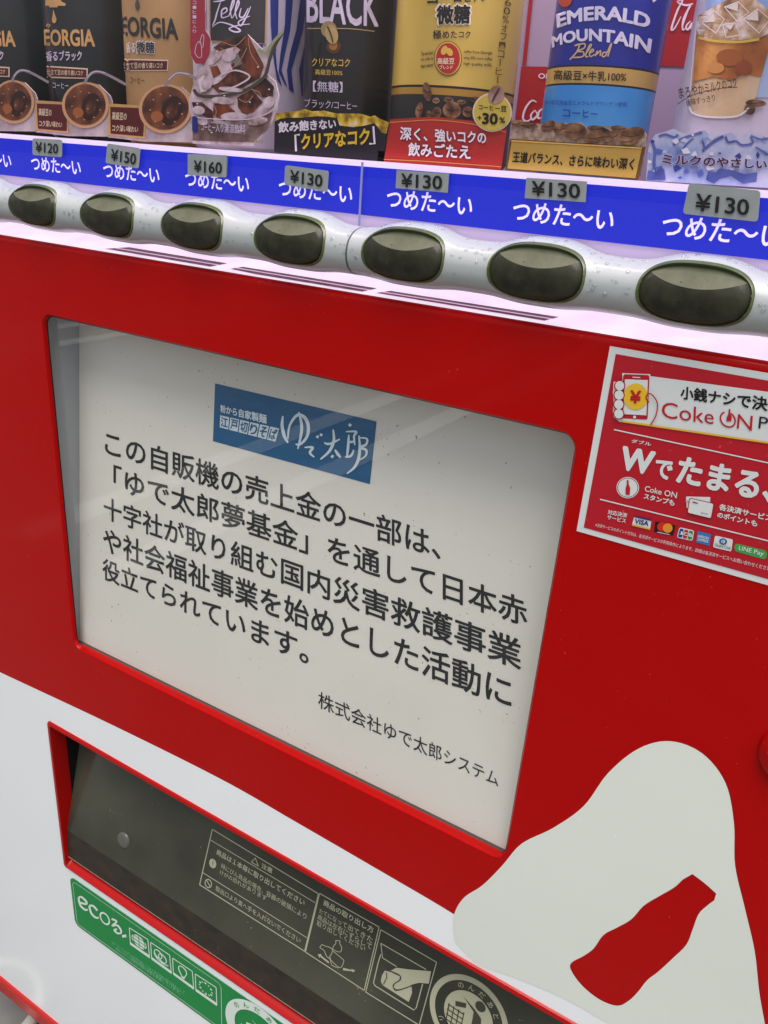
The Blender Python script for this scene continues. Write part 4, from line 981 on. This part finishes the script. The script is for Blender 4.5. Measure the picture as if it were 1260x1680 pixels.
for st, q in (('深く、強いコクの', [(192, 460), (930, 505), (934, 612), (188, 578)]), ('飲みごたえ', [(262, 596), (800, 618), (798, 745), (258, 714)])):
    m.text(RC, st, zj(q), INK('#5a1414'), .0003, .075); m.text(RC, st, zj(q), INK('#efe8ea'), .0006, .03)
m.build('lettering', rc)
m = MB(); c = zj([(985, 337)])[0]; m.ell(RC, *c, 32.5, 32, INK('#e8dcb0'), .0012); m.ell(RC, *c, 30, 29.5, mat('badge_yellow', '#d2bd4e', .4, .4), .0015)
m.text(RC, 'コーヒー豆', zj([(868, 268), (1110, 284), (1108, 335), (868, 312)]), DKB, .0018, .02); m.text(RC, '+', zj([(856, 365), (892, 366), (892, 402), (856, 400)]), DKB, .0018, .02)
m.text(RC, '30', zj([(898, 340), (1036, 345), (1030, 446), (895, 440)]), DKB, .0018, .04); m.text(RC, '%', zj([(1045, 378), (1098, 380), (1095, 432), (1045, 430)]), DKB, .0018, .02)
c = zj([(1018, 185)])[0]; m.ell(RC, *c, 13, 15.5, mat('bean_pink', '#a8806e', .5, .3, noise=(120, ['#8a6452', '#c8a898'], 3)), .0018, rot_=.5); m.line(RC, zj([(1045, 130), (1010, 190), (985, 245)]), 3, INK('#4a3430'), .0021, smooth=4)
m.build('badge', rc)
# blue coffee can
CE = cyl_from(-.398, -.2685)
EB = mat('can_blue', '#1a2690', .22, .5, noise=(25, ['#16208a', '#22309c'], 2)); ES = mat('can_sky', '#3c98d8', .22, .5, noise=(18, ['#2c86d0', '#58aae0'], 2)); EG = mat('can_band', '#c8a658', .3, .5)
ze1, ze2 = CE.zat(*z4([(300, 385)])[0]), CE.zat(*z4([(300, 480)])[0])
lw = .0009
e = sample('coffee_can', CE, [(0, ze2-lw, ES), (ze2-lw, ze2, DKB), (ze2, ze1, EG), (ze1, ze1+lw, DKB), (ze1+lw, .13, EB)], 'blue coffee can with a gold band above sky blue')
m = MB(); WT = INK('#dcdcee')
m.text(CE, 'EMERALD', z4([(42, 82), (590, 84), (578, 168), (48, 162)]), WT, .0004, .04, arch=14); m.text(CE, 'MOUNTAIN', z4([(14, 210), (596, 224), (584, 308), (20, 276)]), WT, .0004, .04, arch=15)
for P in ([(150, 262), (178, 255), (160, 300), (122, 342)], [(150, 262), (205, 250), (205, 275), (162, 295), (200, 298), (195, 325), (140, 330)], [(208, 318), (245, 262), (235, 260), (212, 320), (228, 325)], [(235, 305), (258, 292), (252, 282), (236, 300), (240, 325), (265, 312)], [(268, 322), (280, 292), (276, 312), (298, 290), (296, 320)], [(332, 300), (315, 302), (308, 322), (328, 318), (362, 245), (340, 325)]):
    m.line(CE, z4(P), 2.2, INK('#d2b682'), .0005, smooth=4)
m.text(CE, '高級豆×牛乳100%', z4([(30, 400), (450, 414), (445, 470), (28, 458)]), DKB, .0004, .015)
m.text(CE, 'JAC認定高級豆エメラルドマウンテン使用', z4([(-30, 572), (450, 586), (448, 618), (-30, 602)]), INK('#27409a'), .0004, 0); m.text(CE, 'コーヒー', z4([(82, 622), (282, 634), (280, 676), (80, 670)]), INK('#27409a'), .0004, .01)
m.art(CE, z4([(590, -20), (645, -20), (600, 16)]), WT, .0004); m.ell(CE, *z4([(95, 0)])[0], 11, 11, INK('#b5402e'), .0004)
m.build('lettering', e)
GP = yplane(.0180)
m = MB(); SACK = mat('sack_print', '#b09a80', .5, .3, noise=(420, ['#8a7256', '#c4b09a'], 2))
slab(m, GP, zk([(90, 150), (105, 100), (160, 82), (240, 105), (330, 115), (400, 86), (450, 100), (540, 108), (640, 100), (690, 140), (800, 128), (930, 130), (990, 150), (1120, 140), (1168, 200), (1160, 300), (1105, 556), (570, 515), (45, 476), (80, 235)]), SACK, .0006)
gc = tag(m.build('slogan_card'), 'gold slogan card topped with coffee beans in front of the blue can', 'display card', 'slogan cards standing before the cans')
m = MB(); m.art(GP, zk([(78, 232), (1160, 296), (1105, 556), (45, 476)]), INK('#6a4a22'), .0003); GM = mat('gold_print', '#c0a040', .35, .5, noise=(12, ['#b08c30', '#d0b860'], 2)); m.art(GP, zk([(95, 252), (1128, 315), (1078, 545), (60, 468)]), GM, .0006)
m.line(GP, zk([(90, 246), (1130, 306)]), 2.2, INK('#e0b858'), .0009); m.build('gold_plate', gc)
m = MB(); m.text(GP, '王道バランス、さらに味わい深く', zk([(105, 330), (1077, 386), (1062, 482), (98, 420)]), DKB, .0009, .03); m.build('lettering', gc)
m = MB()
for cx, cy, rx, ry, ro in ((130, 110, 9, 6, .2), (230, 122, 16, 5.5, .15), (385, 130, 13, 8, -.5), (480, 150, 11, 9, -.6), (590, 170, 21, 13.5, .05), (770, 150, 16, 5, .1), (750, 220, 18, 9, -.2), (850, 205, 9, 12, -.5), (950, 150, 14, 5, .1), (1050, 200, 22, 12, -.35), (900, 210, 8, 9, 0), (1010, 250, 14, 6, .1)):
    c = zk([(cx, cy)])[0]; m.ell(GP, *c, rx, ry, BEAN, .0006 + .0001*(cx % 7), rot_=ro); m.line(GP, [(c[0]-rx*.75, c[1]+ry*.1), (c[0], c[1]+ry*.25), (c[0]+rx*.75, c[1]-ry*.1)], 1.3, INK('#33241a'), .0016)
m.build('bean_picture', gc)
# white cup drink at the right
CU = cyl_left(-.2436, .046, .465)
cw = mat('cup_white', '#d6ccd8', .35, .4)
u = sample('coffee_cup', CU, [(0, .13, cw)], 'white iced coffee cup with a printed glass of amber coffee, far right of the display')
m = MB(); AMB = mat('amber_print', '#b07838', .4, .4, noise=(45, ['#8a4a18', '#b8702a', '#d8a050'], 4)); ICE = mat('ice_print', '#c4b4a4', .4, .4, noise=(130, ['#7a5a38', '#b8986c', '#e8e2da'], 5))
MILK = mat('milk_print', '#d8bc90', .4, .4, noise=(22, ['#cda970', '#e2cfb0'], 3))
m.art(CU, z4([(900, -30), (1400, -30), (1400, 560), (1180, 560), (1260, 200), (1240, 60), (900, 60)]), mat('cup_sky', '#8fb4d8', .4, .4, noise=(10, ['#7da8d6', '#c4cfe4'], 2)), .0003)
m.art(CU, z4([(848, 150), (1290, 165), (1190, 560), (1140, 640), (1080, 672), (900, 672), (820, 640), (806, 600), (830, 300)]), MILK, .0006)
m.art(CU, z4([(848, 200), (1285, 210), (1220, 440), (1120, 420), (1060, 460), (940, 440), (830, 470)]), AMB, .0009)
m.art(CU, z4([(850, 165), (858, 90), (960, 30), (1060, -20), (1180, -10), (1270, 60), (1290, 180), (1200, 225), (1000, 235), (870, 215)]), ICE, .0012)
for P in ([(880, 130), (950, 60), (1010, 110), (960, 190)], [(1010, 40), (1090, 10), (1150, 70), (1080, 120)], [(1120, 110), (1200, 50), (1270, 110), (1210, 190)], [(1000, 140), (1070, 130), (1100, 200), (1020, 215)]):
    m.line(CU, z4(P + [P[0]]), 1.4, INK('#efe8e6'), .0015); m.art(CU, z4([P[0], P[1], ((P[1][0]+P[3][0])/2, (P[1][1]+P[3][1])/2)]), INK('#e2d6c6'), .0014)
for c_, rx_, ry_, k_ in (((1040, 330), 22, 14, '#9a5620'), ((960, 390), 14, 9, '#c98a48'), ((1120, 390), 14, 12, '#8a4418')): m.ell(CU, *z4([c_])[0], rx_, ry_, INK(k_), .0012)
m.line(CU, z4([(860, 215), (950, 235), (1100, 240), (1210, 225)]), 4, INK('#d0b24a'), .0015, smooth=4)
m.line(CU, z4([(808, 610), (830, 650), (920, 672), (1080, 668), (1150, 620)]), 3, INK('#e6e0e4'), .0015, smooth=4)
m.line(CU, z4([(850, 120), (830, 330), (806, 610)]), 1.6, INK('#e6e0e4'), .0015, smooth=4)
for cx, cy, rx, ry, ro in ((1190, 592, 17, 6, .05), (1155, 628, 9, 9, -.6)):
    c = z4([(cx, cy)])[0]; m.ell(CU, *c, rx, ry, BEAN, .0012, rot_=ro); m.line(CU, [(c[0]-rx*.7, c[1]+1), (c[0]+rx*.7, c[1]-1)], 1.2, DKB, .0016)
m.build('glass_picture', u)
m = MB(); IV = INK('#4a3434'); m.text(CU, 'まろやかミルクのコク', z4([(742, 505), (1075, 445), (1085, 498), (752, 568)]), IV, .0018, .015); m.text(CU, '後味すっきり', z4([(788, 572), (952, 540), (958, 580), (792, 612)]), IV, .0018, .01)
m.line(CU, z4([(738, 600), (830, 545), (980, 508), (1085, 502)]), 1.3, IV, .0018, smooth=4); m.build('lettering', u)
IP = yplane(.0170); ICB = mat('ice_card', '#a9b4d4', .4, .4, noise=(55, ['#3d4c9c', '#9fb0d6', '#c9cfe2', '#d6dbe8'], 5))
m = MB(); slab(m, IP, zm([(20, 300), (40, 200), (95, 130), (200, 100), (280, 72), (360, 110), (460, 135), (540, 95), (610, 88), (690, 160), (800, 130), (880, 110), (960, 170), (1060, 100), (1150, 150), (1260, 165), (1400, 120), (1560, 150), (1560, 700), (0, 608), (10, 450)]), ICB, .0006)
ic = tag(m.build('ice_card'), 'pale blue ice shaped card with purple lettering at the foot of the white cup', 'display card')
m = MB(); NVI = mat('ice_blue', '#3a478f', .4, .4, noise=(60, ['#2c3580', '#6d7fc0'], 3))
for P, w_ in (([(280, 240), (380, 170), (500, 130), (580, 110)], 4), ([(585, 300), (640, 250), (720, 190), (800, 150)], 5), ([(360, 300), (430, 220), (490, 170)], 2.5), ([(60, 200), (90, 300), (80, 420), (95, 560)], 5), ([(820, 150), (850, 210), (930, 200), (990, 240), (1100, 220), (1080, 150)], 4), ([(130, 150), (200, 130), (290, 160), (330, 130)], 4), ([(580, 190), (600, 260), (590, 310)], 3), ([(1080, 140), (1180, 180), (1260, 170)], 3), ([(1130, 260), (1200, 300), (1260, 340)], 3)): m.line(IP, zm(P), w_, NVI, .0003, smooth=4)
random.seed(11)
for i in range(46):
    cx_, cy_ = random.uniform(20, 1250), random.uniform(130, 590)
    if 150 < cx_ < 1250 and 320 + .05*cx_ < cy_ < 440 + .05*cx_: continue
    a_ = random.uniform(0, 6.28); k_ = random.uniform(18, 60)
    m.art(IP, zm([(cx_ + k_*random.uniform(.4, 1.2)*math.cos(a_+t), cy_ + k_*random.uniform(.4, 1.)*math.sin(a_+t)) for t in (0, 1.4, 2.9, 4.6)]), INK(random.choice(('#8ea4d4', '#dfe3ef', '#5a6cb8', '#c6d2ea', '#e9ebf2', '#39489a'))), .0002)
for P in ([(620, 600), (640, 510), (720, 520), (760, 480), (900, 500), (1010, 540), (1150, 520), (1140, 620), (1000, 640), (880, 560), (760, 590), (700, 640)], [(5, 600), (20, 500), (110, 520), (150, 450), (190, 500), (200, 600)]): m.art(IP, zm(P), NVI, .0003)
m.build('ice_picture', ic)
m = MB(); m.text(IP, 'ミルクのやさしい', zm([(163, 325), (1255, 388), (1252, 494), (158, 440)]), INK('#dfe0ec'), .0005, .07); m.text(IP, 'ミルクのやさしい', zm([(168, 330), (1250, 392), (1248, 490), (163, 436)]), INK('#4a2046'), .0008, .03); m.build('lettering', ic)
# printed backing boards behind the cans
BP = yplane(.125)
RB = INK('#8e1019'); PB = INK('#93869a')
def board(poly_pale, poly_red, label, extra):
    m = MB()
    al = poly_pale
    slab(m, BP, al, PB, .002)
    t = tag(m.build('backing_board'), label, 'printed board', 'printed boards behind the cans')
    m = MB(); m.art(BP, poly_red, RB, .0003); m.build('red_field', t)
    m = MB(); extra(m); m.build('lettering', t)
SCR = INK('#cfc2c8')
def ex1_(m):
    m.text(BP, 'ORIGINAL', z3([(170, 440), (332, 446), (330, 474), (168, 470)]), SCR, .0006, .02)
    for P in ([(255, 640), (225, 635), (205, 680), (220, 700), (245, 685)], [(275, 655), (252, 690), (270, 700), (290, 660), (282, 700), (300, 695)], [(190, 630), (170, 690), (195, 700), (225, 640)], [(200, 740), (240, 720), (290, 745)], [(310, 680), (320, 650), (335, 640)]): m.line(BP, z3(P), 3.2, SCR, .0006, smooth=4, taper=True)
board(z3([(100, -60), (420, -60), (420, 760), (60, 760)]), z3([(95, 405), (420, 405), (420, 790), (60, 790)]), 'red and lilac printed board seen between the black and the yellow can', ex1_)
def ex2_(m):
    m.text(BP, 'ORIGINAL', z3([(1082, 458), (1300, 472), (1298, 500), (1080, 492)]), SCR, .0006, .02)
    m.art(BP, z3([(1028, -60), (1052, -60), (1005, 410), (980, 410)]), RB, .0004)
    for P in ([(1070, 640), (1040, 630), (1000, 680), (985, 740), (1010, 760), (1040, 740)], [(1060, 690), (1035, 720), (1045, 750), (1075, 720), (1060, 690)], [(1110, 680), (1085, 700), (1080, 740), (1105, 735)]): m.line(BP, z3(P), 3.4, SCR, .0006, smooth=4, taper=True)
board(z3([(880, -60), (1250, -60), (1250, 800), (880, 800)]), z3([(975, 415), (1250, 420), (1250, 800), (930, 800)]), 'red and lilac printed board seen between the yellow and the blue can', ex2_)
def ex3_(m):
    for P in ([(735, 10), (770, 0), (740, 60), (705, 165), (725, 160), (760, 95)], [(770, 150), (800, 60), (815, 30), (775, 110), (770, 170), (790, 160)], [(815, 120), (790, 150), (800, 170), (825, 130), (815, 165)], [(740, 15), (790, 30), (830, 20)]): m.line(BP, z4(P), 3.2, SCR, .0006, smooth=4, taper=True)
board(z4([(560, -60), (960, -60), (960, 900), (560, 900)]), z4([(560, -60), (960, -60), (960, 390), (560, 375)]), 'red over lilac printed board seen between the blue can and the white cup', ex3_)

# ------------------------------------------------------------------ hose on the ground at lower left
GPn = Plane((0, 0, GZ), (0, 0, 1))
m = MB(); HOSE = mat('hose_grey', '#b9b8b0', .35, .5)
def tube(pts, r, mt, n=10):
    L = []
    for i, p in enumerate(pts):
        d = (pts[min(i+1, len(pts)-1)] - pts[max(i-1, 0)]).normalized(); u = d.cross(Vector((0, 0, 1))).normalized(); v = u.cross(d)
        L.append([p + (u*math.cos(2*math.pi*k/n) + v*math.sin(2*math.pi*k/n))*r for k in range(n)])
    m.loft(L, mt)
hc = GPn.at(-5, 1668)
tube([Vector((hc.x + (.055+.0016*i/6)*math.cos(i*.35), hc.y + (.055+.0016*i/6)*math.sin(i*.35), GZ + .009 + .009*(i/18))) for i in range(54)], .0085, HOSE)
tag(m.build('garden_hose', smooth=True), 'pale grey coiled hose on the ground at the foot of the machine', 'hose')
